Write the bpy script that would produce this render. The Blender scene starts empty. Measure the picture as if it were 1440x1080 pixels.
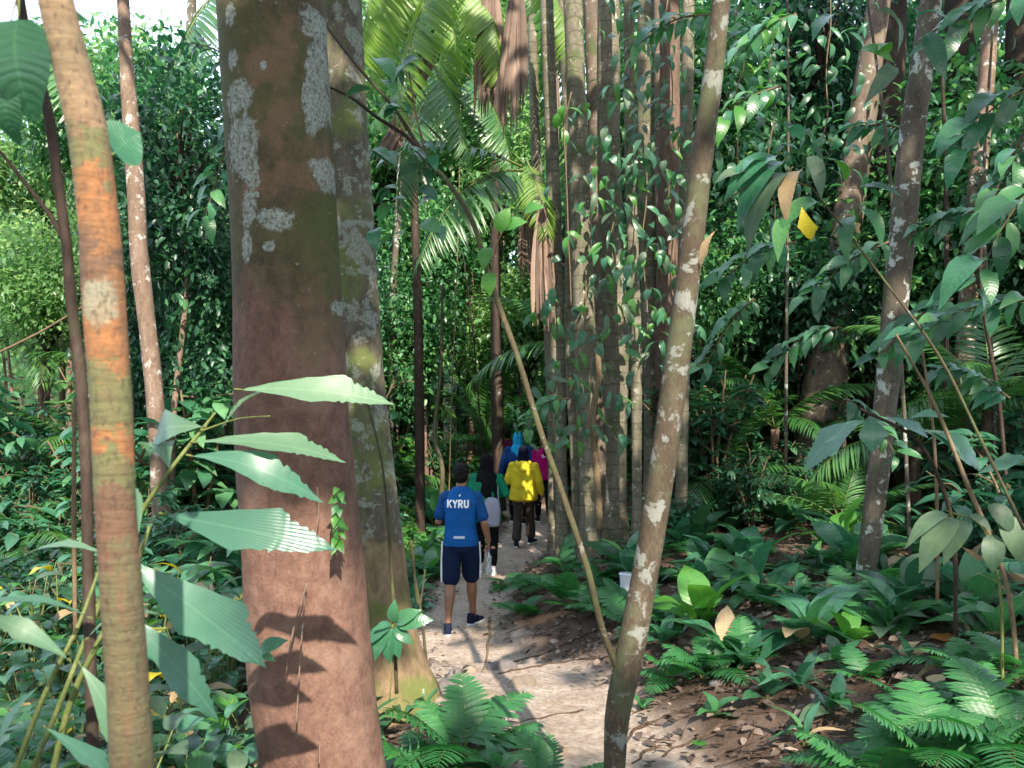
import bpy, bmesh, math, random
import numpy as np
from mathutils import Vector, Matrix, noise
from mathutils.bvhtree import BVHTree

R = random.Random(7)
rng = np.random.default_rng(11)
D = bpy.data
SC = bpy.context.scene
COL = SC.collection

# ------------------------------------------------------------------ camera, sky, sun, exposure
F, CH, HY = 1130.0, 2.2, 581.0            # pixels of focal length in the 1440 px photograph, eye height, horizon row
cam = D.objects.new('camera', D.cameras.new('camera'))
COL.objects.link(cam)
cam.location = (0, 0, CH)
cam.rotation_euler = (math.radians(90), 0, 0)
cam.data.sensor_width = 36.0
cam.data.lens = 36.0 * F / 1440.0
cam.data.shift_y = (HY - 540.0) / 1440.0
cam.data.clip_start = 0.05
cam.data.clip_end = 500
cam.data.dof.use_dof = True
cam.data.dof.focus_distance = 8.0
cam.data.dof.aperture_fstop = 7.0
SC.camera = cam

SUN = Vector((0.20, -0.74, 0.64)).normalized()     # towards the sun
world = D.worlds.new("World"); SC.world = world
world.use_nodes = True
wn = world.node_tree
sky = wn.nodes.new('ShaderNodeTexSky')
sky.sky_type = 'NISHITA'; sky.sun_disc = False
sky.sun_elevation = math.asin(SUN.z)
sky.sun_rotation = math.atan2(SUN.x, SUN.y)
sky.air_density = 1.0; sky.dust_density = 2.0
mxs = wn.nodes.new('ShaderNodeMix'); mxs.data_type = 'RGBA'; mxs.inputs[0].default_value = .5     # thin white cloud over the whole sky
wn.links.new(sky.outputs[0], mxs.inputs[6]); mxs.inputs[7].default_value = (8.6, 10.0, 12.6, 1)
wn.links.new(mxs.outputs[2], wn.nodes['Background'].inputs[0])
wn.nodes['Background'].inputs[1].default_value = 0.15
sl = D.lights.new('sun', 'SUN'); sl.energy = 5.0; sl.angle = math.radians(0.55); sl.color = (1.0, 0.9, 0.76)
so = D.objects.new('sun', sl); COL.objects.link(so)
so.rotation_euler = SUN.to_track_quat('Z', 'Y').to_euler()
SC.view_settings.view_transform = 'Standard'
SC.view_settings.look = 'None'
SC.view_settings.exposure = 1.28
SC.view_settings.gamma = 1.0
SC.view_settings.use_curve_mapping = False
SC.cycles.max_bounces = 7
SC.cycles.diffuse_bounces = 4
SC.cycles.transmission_bounces = 5

# ------------------------------------------------------------------ helpers
def W(px, py, d):
    "point seen at a pixel of the photograph, d metres ahead"
    return Vector(((px - 720) * d / F, d, CH + (HY - py) * d / F))

def px_of(p):
    return 720 + p[0] * F / p[1], HY - (p[2] - CH) * F / p[1]

def path_cx(y):
    return np.interp(y, [3, 4.2, 5, 6, 7, 8, 9.5, 11, 12.2, 13.3, 14.5, 16, 17.5, 20, 30],
                     [.62, .42, .22, .02, -.25, -.50, -.56, -.42, -.1, .18, .4, .5, .1, -.8, -4])
def path_hw(y):
    return np.interp(y, [3, 4.5, 5.4, 7, 8, 11, 13, 16, 30], [.42, .5, .66, .5, .42, .40, .46, .45, .5])
def sines(x, y, z, f, seed, n=5):
    r = np.random.default_rng(seed)
    o = 0
    for i in range(n):
        k = r.normal(size=3) * f; ph = r.uniform(0, 6.28)
        o = o + np.sin(k[0]*x + k[1]*y + k[2]*z + ph)
    return o / n
def height(x, y):
    x = np.asarray(x, float); y = np.asarray(y, float)
    s = x - path_cx(y); hw = path_hw(y)
    base = np.interp(y, [-40, 0, 3, 4.2, 5.6, 6.5, 7.0, 14, 17, 20, 26, 32, 45, 60, 120],
                     [.9, .75, .5, .38, .27, .18, 0, 0, .15, .3, .5, .8, 3.5, 7, 10])
    r = np.clip(s - hw, 0, None); l = np.clip(-s - hw, 0, None)
    z = base + .95 * (1 - np.exp(-r / 2.4)) - .28 * (1 - np.exp(-l / 1.2)) + .05*np.clip(l-4, 0, 30)
    rough = np.clip((np.abs(s) - hw) / .5, 0, 1)
    z = z + rough * (.07 * sines(x, y, 0, 1.3, 1) + .035 * sines(x, y, 0, 5, 2)) + .018 * sines(x, y, 0, 6, 3) + .008*sines(x, y, 0, 19, 4)
    return z
def H(x, y):
    return float(height(x, y))
def ground_at(px, py):
    d = 1.4
    while d < 70:
        x = (px - 720) * d / F; z = CH + (HY - py) * d / F
        if z < H(x, d): return Vector((x, d, H(x, d)))
        d += .04
    return Vector((x, d, H(x, d)))

def link(o, parent=None):
    COL.objects.link(o)
    if parent is not None: o.parent = parent
    return o
def tag(o, label=None, cat=None, group=None, kind=None):
    if label: o['label'] = label
    if cat: o['category'] = cat
    if group: o['group'] = group
    if kind: o['kind'] = kind
    return o
def empty(name, loc, label=None, cat=None, group=None, rz=0):
    o = D.objects.new(name, None); COL.objects.link(o)
    o.empty_display_size = .1
    o.location = loc; o.rotation_euler = (0, 0, rz)
    return tag(o, label, cat, group)
def inst(name, mesh, loc=(0, 0, 0), rot=(0, 0, 0), sc=1, parent=None):
    o = D.objects.new(name, mesh)
    o.location = loc
    if isinstance(rot, Matrix): o.rotation_euler = rot.to_euler()
    else: o.rotation_euler = rot
    o.scale = (sc, sc, sc) if not hasattr(sc, '__len__') else sc
    return link(o, parent)

class Acc:
    "collects triangles and quads with (u, v, tone) per vertex and a material slot per face"
    def __init__(s): s.V = []; s.T = []; s.Q = []; s.A = []; s.TM = []; s.QM = []; s.n = 0
    def add(s, V, T=None, Q=None, A=None, m=0):
        V = np.asarray(V, np.float32).reshape(-1, 3)
        s.V.append(V)
        s.A.append(np.zeros_like(V) if A is None else np.asarray(A, np.float32).reshape(-1, 3))
        if T is not None and len(T): s.T.append(np.asarray(T).reshape(-1, 3) + s.n); s.TM.append(np.full(len(T), m))
        if Q is not None and len(Q): s.Q.append(np.asarray(Q).reshape(-1, 4) + s.n); s.QM.append(np.full(len(Q), m))
        s.n += len(V); return s
    def mesh(s, name, mats, smooth=True):
        me = D.meshes.new(name)
        V = np.concatenate(s.V)
        T = np.concatenate(s.T) if s.T else np.zeros((0, 3), int)
        Q = np.concatenate(s.Q) if s.Q else np.zeros((0, 4), int)
        mi = np.concatenate([np.concatenate(s.TM) if s.TM else np.zeros(0), np.concatenate(s.QM) if s.QM else np.zeros(0)]).astype(np.int32)
        me.vertices.add(len(V)); me.vertices.foreach_set('co', V.ravel())
        loops = np.concatenate([T.ravel(), Q.ravel()]).astype(np.int32)
        me.loops.add(len(loops)); me.loops.foreach_set('vertex_index', loops)
        st = np.concatenate([np.arange(len(T)) * 3, len(T) * 3 + np.arange(len(Q)) * 4]).astype(np.int32)
        me.polygons.add(len(T) + len(Q)); me.polygons.foreach_set('loop_start', st)
        me.polygons.foreach_set('material_index', mi)
        me.polygons.foreach_set('use_smooth', np.full(len(T) + len(Q), smooth))
        at = me.attributes.new('luv', 'FLOAT_VECTOR', 'POINT')
        at.data.foreach_set('vector', np.concatenate(s.A).ravel())
        for m in (mats if isinstance(mats, (list, tuple)) else [mats]): me.materials.append(m)
        me.update(calc_edges=True); me.validate()
        return me
    def obj(s, name, mats, parent=None, smooth=True, loc=(0, 0, 0)):
        return inst(name, s.mesh(name, mats, smooth), loc, parent=parent)

def leaf_t(ts, wl, wr=None, arc=.25, fold=.12, ripple=0., curl=0., realu=False):
    "one leaf along +Y, length 1: two strips meeting in a folded midrib"
    wr = wl if wr is None else wr
    V, UV, T, Q = [], [], [], []
    n = len(ts); mw = max(max(wl), max(wr)) if realu else None
    idx = []
    for i, t in enumerate(ts):
        z = -arc * t * t + .5 * arc * t; y = t * (1 - .18 * abs(arc) * t)
        m = len(V); V.append((curl * t * t, y, z)); UV.append((0, t))
        a = b = m
        if wl[i] > 0 or wr[i] > 0:
            rp = ripple * math.sin(i * 2.4)
            a = len(V); V.append((curl * t * t - wl[i], y - .02, z + fold * wl[i] * 2 + rp)); UV.append((-wl[i] / mw if realu else -1, t))
            b = len(V); V.append((curl * t * t + wr[i], y - .02, z + fold * wr[i] * 2 - rp)); UV.append((wr[i] / mw if realu else 1, t))
        idx.append((a, m, b))
    for i in range(n - 1):
        a0, m0, b0 = idx[i]; a1, m1, b1 = idx[i + 1]
        if a0 == m0: T += [(m0, m1, a1), (m0, b1, m1)]
        elif a1 == m1: T += [(m0, m1, a0), (m0, b0, m1)]
        else: Q += [(a0, m0, m1, a1), (m0, b0, b1, m1)]
    return np.array(V), np.array(T).reshape(-1, 3), np.array(Q).reshape(-1, 4), np.array(UV, float)

L_SMALL = leaf_t([0, .3, .7, 1], [0, .2, .19, 0], arc=.3, fold=.15)
L_MED = leaf_t([0, .12, .3, .5, .7, .88, 1], [0, .1, .19, .22, .18, .08, 0], arc=.4, fold=.12)
L_WIDE = leaf_t([0, .1, .3, .5, .7, .88, 1], [0, .17, .3, .31, .23, .1, 0], arc=.45, fold=.1, ripple=.01)
L_LONG = leaf_t([0, .1, .25, .42, .6, .77, .9, 1], [0, .06, .11, .13, .12, .085, .045, 0], arc=.6, fold=.15, ripple=.006)
L_STRAP = leaf_t([0, .33, .7, 1], [.014, .038, .028, 0], arc=.35, fold=.25)
L_FERN = leaf_t([0, .35, .75, 1], [.1, .13, .09, 0], arc=.25, fold=.1)

def norm(a): return a / np.maximum(np.linalg.norm(a, axis=-1, keepdims=True), 1e-9)
def scatter(acc, tm, pos, dirs, ups, sc, tone, wsc=1.0, m=0):
    V, T, Q, UV = tm
    N = len(pos)
    if N == 0: return
    d = norm(np.asarray(dirs, float)); u = np.asarray(ups, float)
    x = norm(np.cross(d, u)); nz = np.cross(x, d)
    sc = np.broadcast_to(np.asarray(sc, float), (N,)); wsc = np.broadcast_to(np.asarray(wsc, float), (N,))
    P = (np.asarray(pos)[:, None, :] + sc[:, None, None] * (V[None, :, 0:1] * wsc[:, None, None] * x[:, None, :]
         + V[None, :, 1:2] * d[:, None, :] + V[None, :, 2:3] * nz[:, None, :]))
    k = len(V); off = (np.arange(N) * k)[:, None, None]
    A = np.empty((N, k, 3)); A[:, :, :2] = UV[None]; A[:, :, 2] = np.broadcast_to(np.asarray(tone, float), (N,))[:, None]
    acc.add(P.reshape(-1, 3), (T[None] + off).reshape(-1, 3) if len(T) else None,
            (Q[None] + off).reshape(-1, 4) if len(Q) else None, A.reshape(-1, 3), m)

def spline(pts, n):
    P = np.array([np.asarray(p, float) for p in pts]); h = np.maximum(np.linalg.norm(np.diff(P[:, :3], axis=0), axis=1), 2e-3)
    T = np.concatenate([[0], np.cumsum(h)]); dlt = np.diff(P, axis=0) / h[:, None]
    Mt = np.empty_like(P); Mt[0] = dlt[0]; Mt[-1] = dlt[-1]
    if len(P) > 2: Mt[1:-1] = (dlt[1:] * h[:-1, None] + dlt[:-1] * h[1:, None]) / (h[1:] + h[:-1])[:, None]
    t = np.linspace(0, T[-1], n + 1); k = np.clip(np.searchsorted(T, t, 'right') - 1, 0, len(h) - 1); H_ = h[k][:, None]; f = ((t - T[k]) / h[k])[:, None]
    return ((2*f**3 - 3*f**2 + 1) * P[k] + (f**3 - 2*f**2 + f) * H_ * Mt[k] + (-2*f**3 + 3*f**2) * P[k + 1] + (f**3 - f**2) * H_ * Mt[k + 1])

def tube(acc, pts, rad, seg=8, n=None, amp=0., freq=6., seed=0, tone=.5, m=0, flute=0., nfl=5):
    "tube through 3-d points with a radius per point"
    pr = spline([(p[0], p[1], p[2], r) for p, r in zip(pts, rad)], n or max(6, len(pts) * 4))
    C = pr[:, :3]; r = np.maximum(pr[:, 3], .0006)
    tan = norm(np.gradient(C, axis=0))
    ref = np.array((0.31, -1, .05)) if abs(tan[len(tan)//2][2]) > .6 else np.array((0, 0.05, 1.))
    a = norm(np.cross(tan, ref)); b = np.cross(tan, a)
    th = np.arange(seg) / seg * 2 * math.pi
    dirs = np.cos(th)[None, :, None] * a[:, None] + np.sin(th)[None, :, None] * b[:, None]
    P = C[:, None] + r[:, None, None] * dirs
    rr = r[:, None] * np.ones(seg)[None]
    if amp:
        rr = rr * (1 + amp * (sines(P[..., 0], P[..., 1], P[..., 2]*.6, freq, seed) + .6 * sines(P[..., 0], P[..., 1], P[..., 2], freq * 3.1, seed + 1)
                   + .25 * sines(P[..., 0], P[..., 1], P[..., 2], freq * 9, seed + 2)))
    if flute:
        z = np.linspace(0, 1, len(C)); fl = flute * np.exp(-z * 7)[:, None] * np.abs(np.cos(th * nfl / 2 + 1.1))[None] ** 1.5
        rr = rr * (1 + fl)
    P = C[:, None] + rr[..., None] * dirs
    k = len(C); i = np.arange(k - 1)[:, None] * seg; j = np.arange(seg)[None]
    q = np.stack([i + j, i + (j + 1) % seg, i + seg + (j + 1) % seg, i + seg + j], -1).reshape(-1, 4)
    A = np.zeros((k, seg, 3)); A[..., 0] = th[None] / 6.2832; A[..., 1] = np.linspace(0, 1, k)[:, None]; A[..., 2] = tone
    V = P.reshape(-1, 3)
    Vc = np.vstack([V, C[0:1], C[-1:]]); Ac = np.vstack([A.reshape(-1, 3), [[0, 0, tone], [0, 1, tone]]])
    nn = k * seg; jj = np.arange(seg)
    t1 = np.stack([np.full(seg, nn), (jj + 1) % seg, jj], -1)
    t2 = np.stack([np.full(seg, nn + 1), (k-1)*seg + jj, (k-1)*seg + (jj + 1) % seg], -1)
    acc.add(Vc, np.vstack([t1, t2]), q, Ac, m)
    return C

# ------------------------------------------------------------------ materials
class NT:
    def __init__(s, name):
        s.m = D.materials.new(name); s.m.use_nodes = True; s.t = s.m.node_tree; s.b = s.t.nodes['Principled BSDF']
        s.out = s.t.nodes['Material Output']
    def n(s, ty, **kw):
        o = s.t.nodes.new(ty)
        for k, v in kw.items(): setattr(o, k, v)
        return o
    def l(s, a, b): s.t.links.new(a, b)
    def noise(s, sc, det=4, rough=.55, vec=None, dist=0.):
        o = s.n('ShaderNodeTexNoise'); o.inputs['Scale'].default_value = sc; o.inputs['Detail'].default_value = det
        o.inputs['Roughness'].default_value = rough; o.inputs['Distortion'].default_value = dist
        if vec is not None: s.l(vec, o.inputs['Vector'])
        return o.outputs['Fac']
    def ramp(s, fac, stops, interp='LINEAR'):
        o = s.n('ShaderNodeValToRGB'); cr = o.color_ramp; cr.interpolation = interp
        while len(cr.elements) < len(stops): cr.elements.new(.5)
        for e, (p, c) in zip(cr.elements, stops): e.position = p; e.color = (*c, 1) if len(c) == 3 else c
        s.l(fac, o.inputs[0]); return o.outputs[0]
    def math(s, op, a, b=None, c=None, clamp=False):
        o = s.n('ShaderNodeMath', operation=op, use_clamp=clamp)
        for i, v in enumerate((a, b, c)):
            if v is None: continue
            if isinstance(v, (int, float)): o.inputs[i].default_value = v
            else: s.l(v, o.inputs[i])
        return o.outputs[0]
    def mix(s, f, a, b, mode='MIX'):
        o = s.n('ShaderNodeMix', data_type='RGBA', blend_type=mode)
        for i, v in ((0, f), (6, a), (7, b)):
            if isinstance(v, (int, float)): o.inputs[i].default_value = v
            elif isinstance(v, tuple): o.inputs[i].default_value = (*v, 1)
            else: s.l(v, o.inputs[i])
        return o.outputs[2]
    def coord(s, sc=(1, 1, 1)):
        tc = s.n('ShaderNodeTexCoord'); mp = s.n('ShaderNodeMapping'); mp.inputs['Scale'].default_value = sc
        s.l(tc.outputs['Object'], mp.inputs['Vector']); return mp.outputs[0]
    def bump(s, h, st=.3, dist=.01):
        o = s.n('ShaderNodeBump'); o.inputs['Strength'].default_value = st; o.inputs['Distance'].default_value = dist
        s.l(h, o.inputs['Height']); s.l(o.outputs[0], s.b.inputs['Normal']); return o.outputs[0]

def leafmat(name, dark, mid, light, rough=.34, trans=.28, veins=11, vs=.07, fan=0):
    k = NT(name)
    at = k.n('ShaderNodeAttribute', attribute_name='luv'); sp = k.n('ShaderNodeSeparateXYZ'); k.l(at.outputs['Vector'], sp.inputs[0])
    u, v, tone = sp.outputs
    oi = k.n('ShaderNodeObjectInfo')
    t = k.math('ADD', tone, k.math('MULTIPLY', k.math('SUBTRACT', oi.outputs['Random'], .5), .22))
    nz = k.noise(9, 3, vec=k.coord())
    t = k.math('ADD', t, k.math('MULTIPLY', k.math('SUBTRACT', nz, .5), .25), clamp=True)
    c = k.ramp(t, [(0, dark), (.5, mid), (.88, light), (1, tuple(min(1, x * 1.5) for x in light))])
    au = k.math('ABSOLUTE', u)
    vv = k.math('FRACT', k.math('MULTIPLY', k.math('SUBTRACT', v, k.math('MULTIPLY', k.math('POWER', au, 1.3), .16)), veins))
    vein = k.math('MULTIPLY', k.math('SUBTRACT', 1, k.math('MINIMUM', k.math('MULTIPLY', k.math('ABSOLUTE', k.math('SUBTRACT', vv, .5)), 5), 1)), .45)
    if fan:
        ang = k.math('DIVIDE', u, k.math('ADD', v, .25))
        st = k.math('ABSOLUTE', k.math('SINE', k.math('MULTIPLY', ang, fan)))
        vein = k.math('MULTIPLY', k.math('POWER', st, 10), .5); vv = k.math('MULTIPLY', st, .35)
    mid_ = k.math('SUBTRACT', 1, k.math('MINIMUM', k.math('MULTIPLY', au, 14), 1))
    vm = k.math('MULTIPLY', k.math('MAXIMUM', vein, mid_), vs * 2.5)
    c = k.mix(vm, c, tuple(min(1, x * 1.6 + .02) for x in light))
    spots = k.ramp(k.noise(38, 6, .7, k.coord()), [(.64, (0,)*3), (.70, (.55,)*3)])
    c = k.mix(spots, c, tuple(x * .5 + y for x, y in zip(mid, (.05, .04, .015))))
    k.l(c, k.b.inputs['Base Color'])
    k.l(k.math('ADD', k.math('MULTIPLY', k.noise(6, 4, .6, k.coord()), .3), rough - .12), k.b.inputs['Roughness'])
    k.b.inputs['Specular IOR Level'].default_value = .6
    bh = k.math('ADD', k.math('MULTIPLY', k.math('SINE', k.math('MULTIPLY', vv, 3.1416)), .6), nz)
    nb = k.bump(bh, .25, .004)
    tr = k.n('ShaderNodeBsdfTranslucent')
    hs = k.n('ShaderNodeHueSaturation'); hs.inputs['Value'].default_value = 2.2; hs.inputs['Hue'].default_value = .485; hs.inputs['Saturation'].default_value = 1.1
    k.l(c, hs.inputs['Color']); k.l(hs.outputs[0], tr.inputs[0])
    ms = k.n('ShaderNodeMixShader'); ms.inputs[0].default_value = trans
    k.l(k.b.outputs[0], ms.inputs[1]); k.l(tr.outputs[0], ms.inputs[2]); k.l(ms.outputs[0], k.out.inputs[0])
    return k.m

M = {}
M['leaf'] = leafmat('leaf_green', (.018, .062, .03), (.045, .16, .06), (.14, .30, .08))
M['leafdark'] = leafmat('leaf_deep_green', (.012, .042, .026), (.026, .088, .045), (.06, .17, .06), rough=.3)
M['leafglossy'] = leafmat('leaf_glossy', (.018, .07, .045), (.042, .15, .08), (.12, .27, .12), rough=.25, vs=.05)
M['leafbright'] = leafmat('leaf_bright', (.025, .10, .02), (.05, .185, .03), (.13, .31, .05), trans=.33)
M['leafsun'] = leafmat('leaf_sunny', (.05, .14, .045), (.11, .235, .08), (.27, .38, .15), trans=.45)  # sunlit foliage: backlight glow put into brighter albedo and translucency
M['leaffar'] = leafmat('leaf_far', (.05, .15, .06), (.12, .26, .10), (.32, .45, .18), trans=.45)  # paler again: the sunlit glow of distant leaves is in the colour
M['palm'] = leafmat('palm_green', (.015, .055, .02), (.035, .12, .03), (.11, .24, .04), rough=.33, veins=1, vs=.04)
M['palmsun'] = leafmat('palm_sunlit_green', (.05, .13, .02), (.13, .25, .04), (.30, .38, .07), rough=.4, trans=.45, veins=1, vs=.04)  # sunlit copy of the palm green, sunshine put into the colour
M['fern'] = leafmat('fern_green', (.014, .068, .026), (.029, .14, .043), (.07, .25, .055), rough=.42, veins=5, trans=.3)
M['grey'] = leafmat('leaf_grey_green', (.03, .06, .035), (.06, .11, .06), (.12, .18, .09), rough=.5, veins=3)
M['yellow'] = leafmat('leaf_yellow', (.20, .17, .02), (.42, .34, .02), (.5, .45, .06), rough=.45)
M['tan'] = leafmat('leaf_tan', (.18, .12, .06), (.34, .24, .13), (.45, .36, .22), rough=.6, trans=.2)
M['litter'] = leafmat('leaf_litter', (.025, .016, .012), (.085, .055, .04), (.21, .155, .12), rough=.6, trans=.03, vs=.05)
M['orange'] = leafmat('leaf_orange', (.22, .08, .02), (.4, .15, .03), (.45, .22, .06), rough=.5)
M['dead'] = leafmat('dead_frond', (.045, .028, .02), (.13, .082, .06), (.28, .19, .14), rough=.75, trans=.12, veins=1, vs=.02)

def bark(name, c1, c2, c3, lichen=None, la=.5, ls=7., moss=None, ma=.5, ringy=0, rough=.8, bs=.5, sc=1., tint=None):
    k = NT(name); co = k.coord(); st = k.coord((1, 1, .35))
    a = k.noise(9 * sc, 8, .65, st, .4); b = k.noise(2.2 * sc, 4, .6, co); fine = k.noise(70 * sc, 5, .7, st)
    c = k.ramp(a, [(.28, c1), (.5, c2), (.72, c3)])
    c = k.mix(k.ramp(fine, [(.35, (.0,)*3), (.7, (.75,)*3)]), c, tuple(x * .55 for x in c1))
    c = k.mix(k.ramp(b, [(.35, (0,)*3), (.65, (.6,)*3)]), c, tuple((x+y)*.5*.8 for x, y in zip(c1, c2)))
    if moss:
        mm = k.noise(3.1 * sc, 7, .62, co); c = k.mix(k.ramp(mm, [(ma, (0,)*3), (ma + .12, (.85,)*3)]), c, moss)
    h = k.math('ADD', k.math('MULTIPLY', a, .7), k.math('MULTIPLY', fine, .3))
    if ringy:
        tc = k.n('ShaderNodeSeparateXYZ'); k.l(co, tc.inputs[0])
        z = k.math('ADD', k.math('MULTIPLY', tc.outputs[2], ringy), k.math('MULTIPLY', b, 1.2))
        rg = k.math('FRACT', z); line = k.ramp(rg, [(0, (1,)*3), (.08, (.0,)*3), (.93, (0,)*3), (1, (1,)*3)])
        c = k.mix(k.math('MULTIPLY', line, .55), c, tuple(x * .4 for x in c1)); h = k.math('SUBTRACT', h, k.math('MULTIPLY', line, .35))
    if lichen:
        lm = k.noise(ls, 9, .68, co, .3); mask = k.ramp(lm, [(la, (0,)*3), (la + .035, (1,)*3)])
        c = k.mix(k.math('MULTIPLY', mask, k.math('ADD', k.math('MULTIPLY', fine, .6), .55, clamp=True)), c, lichen); h = k.math('ADD', h, k.math('MULTIPLY', mask, .25))
    k.l(c, k.b.inputs['Base Color']); k.b.inputs['Roughness'].default_value = rough
    k.b.inputs['Specular IOR Level'].default_value = .15
    k.bump(h, bs, .012)
    return k.m
LICH = (.42, .45, .40)
M['bark_grey'] = bark('bark_grey_lichen', (.05, .04, .03), (.13, .11, .085), (.22, .19, .155), LICH, .56, 6, (.06, .085, .03), .55)
M['bark_sap'] = bark('bark_sapling', (.045, .034, .024), (.105, .082, .056), (.175, .14, .10), (.21, .22, .195), .54, 9, (.085, .095, .05), .5, sc=1.6)
M['bark_second'] = bark('bark_second', (.035, .03, .02), (.09, .075, .05), (.16, .13, .095), (.40, .44, .39), .56, 7, (.07, .095, .025), .5)
M['bark_palm'] = bark('bark_palm_stem', (.085, .075, .05), (.20, .18, .13), (.36, .32, .25), (.38, .37, .31), .6, 9, (.07, .095, .035), .55, ringy=6)
M['bark_pale'] = bark('bark_pale', (.10, .062, .045), (.24, .17, .125), (.38, .30, .24), (.44, .42, .38), .57, 8, None)
M['bark_mid'] = bark('bark_mid', (.08, .058, .045), (.19, .145, .11), (.33, .265, .21), (.36, .35, .32), .60, 8, (.07, .09, .035), .56)
M['bark_limb'] = bark('bark_limb', (.04, .034, .02), (.095, .08, .045), (.16, .135, .085), (.17, .18, .15), .62, 16, (.07, .085, .035), .5, sc=2.2)
M['bark_dark'] = bark('bark_dark', (.025, .018, .014), (.065, .045, .035), (.12, .09, .07), (.3, .32, .28), .66, 6, (.05, .06, .025), .6)
M['bark_twig'] = bark('bark_twig', (.09, .06, .03), (.2, .15, .09), (.3, .24, .16), None, sc=4, bs=.2)
M['stem'] = bark('green_stem', (.07, .10, .03), (.16, .19, .06), (.3, .3, .12), None, sc=5, bs=.1, rough=.5)
M['root'] = bark('root_bark', (.035, .022, .015), (.10, .065, .045), (.19, .135, .10), None, sc=3)
M['fibre'] = bark('palm_fibre', (.07, .042, .03), (.19, .125, .095), (.33, .23, .185), None, sc=2.5, bs=.8)

def world_child(acc, name, mats, parent):
    o = acc.obj(name, mats, parent); o.location = -Vector(parent.location); return o

# ------------------------------------------------------------------ terrain
def make_ground():
    def warp(a, b, n, c, w):
        t = np.linspace(0, 1, n); s = np.sinh((t - c) * 7.5); return a + (b - a) * (s - s[0]) / (s[-1] - s[0])
    xs = warp(-90, 90, 330, .5, 1); ys = np.concatenate([np.linspace(-40, 2.4, 24), np.arange(2.5, 10, .045), np.arange(10, 20, .11), np.geomspace(20, 130, 46)])
    X, Y = np.meshgrid(xs, ys)
    Z = height(X, Y)
    s = X - path_cx(Y)
    s = s + .10 * sines(X, Y, 0, 4, 21) + .05 * sines(X, Y, 0, 13, 22)
    edge = np.clip((np.abs(s) - path_hw(Y)) / .22, 0, 1)
    a = Acc(); nx = len(xs); ny = len(ys)
    i = np.arange(ny - 1)[:, None] * nx; j = np.arange(nx - 1)[None]
    q = np.stack([i + j, i + j + 1, i + nx + j + 1, i + nx + j], -1).reshape(-1, 4)
    k = NT('forest_soil')
    at = k.n('ShaderNodeAttribute', attribute_name='luv'); sp = k.n('ShaderNodeSeparateXYZ'); k.l(at.outputs['Vector'], sp.inputs[0])
    co = k.coord(); n1 = k.noise(2.2, 8, .65, co); n2 = k.noise(22, 8, .7, co); n3 = k.noise(90, 4, .7, co)
    dirt = k.ramp(n1, [(.3, (.33, .26, .215)), (.5, (.46, .385, .325)), (.7, (.57, .50, .44))])
    dirt = k.mix(k.ramp(n2, [(.42, (.75,)*3), (.62, (0,)*3)]), dirt, (.20, .135, .10))
    dirt = k.mix(k.ramp(n3, [(.60, (0,)*3), (.72, (.5,)*3)]), dirt, (.56, .48, .42))
    soil = k.ramp(n2, [(.3, (.022, .014, .010)), (.55, (.07, .045, .032)), (.75, (.15, .10, .075))])
    soil = k.mix(k.ramp(n1, [(.45, (0,)*3), (.65, (.6,)*3)]), soil, (.16, .105, .08))
    f = k.math('ADD', sp.outputs[0], k.math('MULTIPLY', k.math('SUBTRACT', n2, .5), 1.3), clamp=True)
    c = k.mix(f, dirt, soil)
    k.l(c, k.b.inputs['Base Color']); k.b.inputs['Roughness'].default_value = .9; k.b.inputs['Specular IOR Level'].default_value = .2
    k.bump(k.math('ADD', k.math('MULTIPLY', n2, .7), k.math('ADD', k.math('MULTIPLY', n1, .6), k.math('MULTIPLY', n3, .25))), .9, .035)
    a.add(np.stack([X, Y, Z], -1), None, q, np.stack([edge, edge * 0, edge * 0], -1))
    g = a.obj('ground', k.m); tag(g, kind='structure')
make_ground()

# ------------------------------------------------------------------ trunks
def trunk_tree(pts, d, label, mat, name='tree', cat='tree', seg=24, amp=.05, ground=True, n=None, flute=0, flare=1.0, group=None, freq=5, seed=None, top=True, extra=None):
    "pts: (px, py, width px[, d]) from top to bottom"
    P, r = [], []
    for p in pts:
        dd = p[3] if len(p) > 3 else d
        P.append(W(p[0], p[1], dd)); r.append(p[2] * .5 * dd / F)
    if ground:
        last = P[-1]; z = H(last.x, last.y)
        if last.z > z + .05:
            prev = P[-2]; sl_ = (last - prev) / max(.01, prev.z - last.z)
            dz = last.z - z; q = last + Vector((sl_.x * min(dz, 1.5), sl_.y * min(dz, 1.5), -dz)); q.z = H(q.x, q.y)
            if dz > .6: P.append(last.lerp(q, .75)); r.append(r[-1] * (1 + .1 * flare))
            P.append(q); r.append(r[-1] * (1 + .25 * flare))
        q = P[-1].copy(); q.z -= .25; P.append(q); r.append(r[-1] * (1 + .3 * flare))
    if top:
        dirv = (P[0] - P[1]).normalized(); hgt = max(.9, (10.5 + R.random() * 2) - P[0].z) if r[0] * 2 > .06 else max(.3, 5 - P[0].z)
        k = 3
        for i in range(1, k + 1):
            P.insert(0, P[0] + Vector((dirv.x * .7, dirv.y * .7, 1)) * hgt * (.12, .3, .58)[i - 1]); r.insert(0, r[0] * (.98, .92, .85)[i - 1])
    P.reverse(); r.reverse()
    base = Vector((P[0].x, P[0].y, H(P[0].x, P[0].y)))
    t = empty(name, base, label, cat, group)
    a = Acc(); tube(a, P, r, seg, n or len(P) * 10, amp, freq, seed or int(abs(base.x) * 100), flute=flute)
    o = world_child(a, 'trunk', mat, t)
    return t, o, P, r

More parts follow.
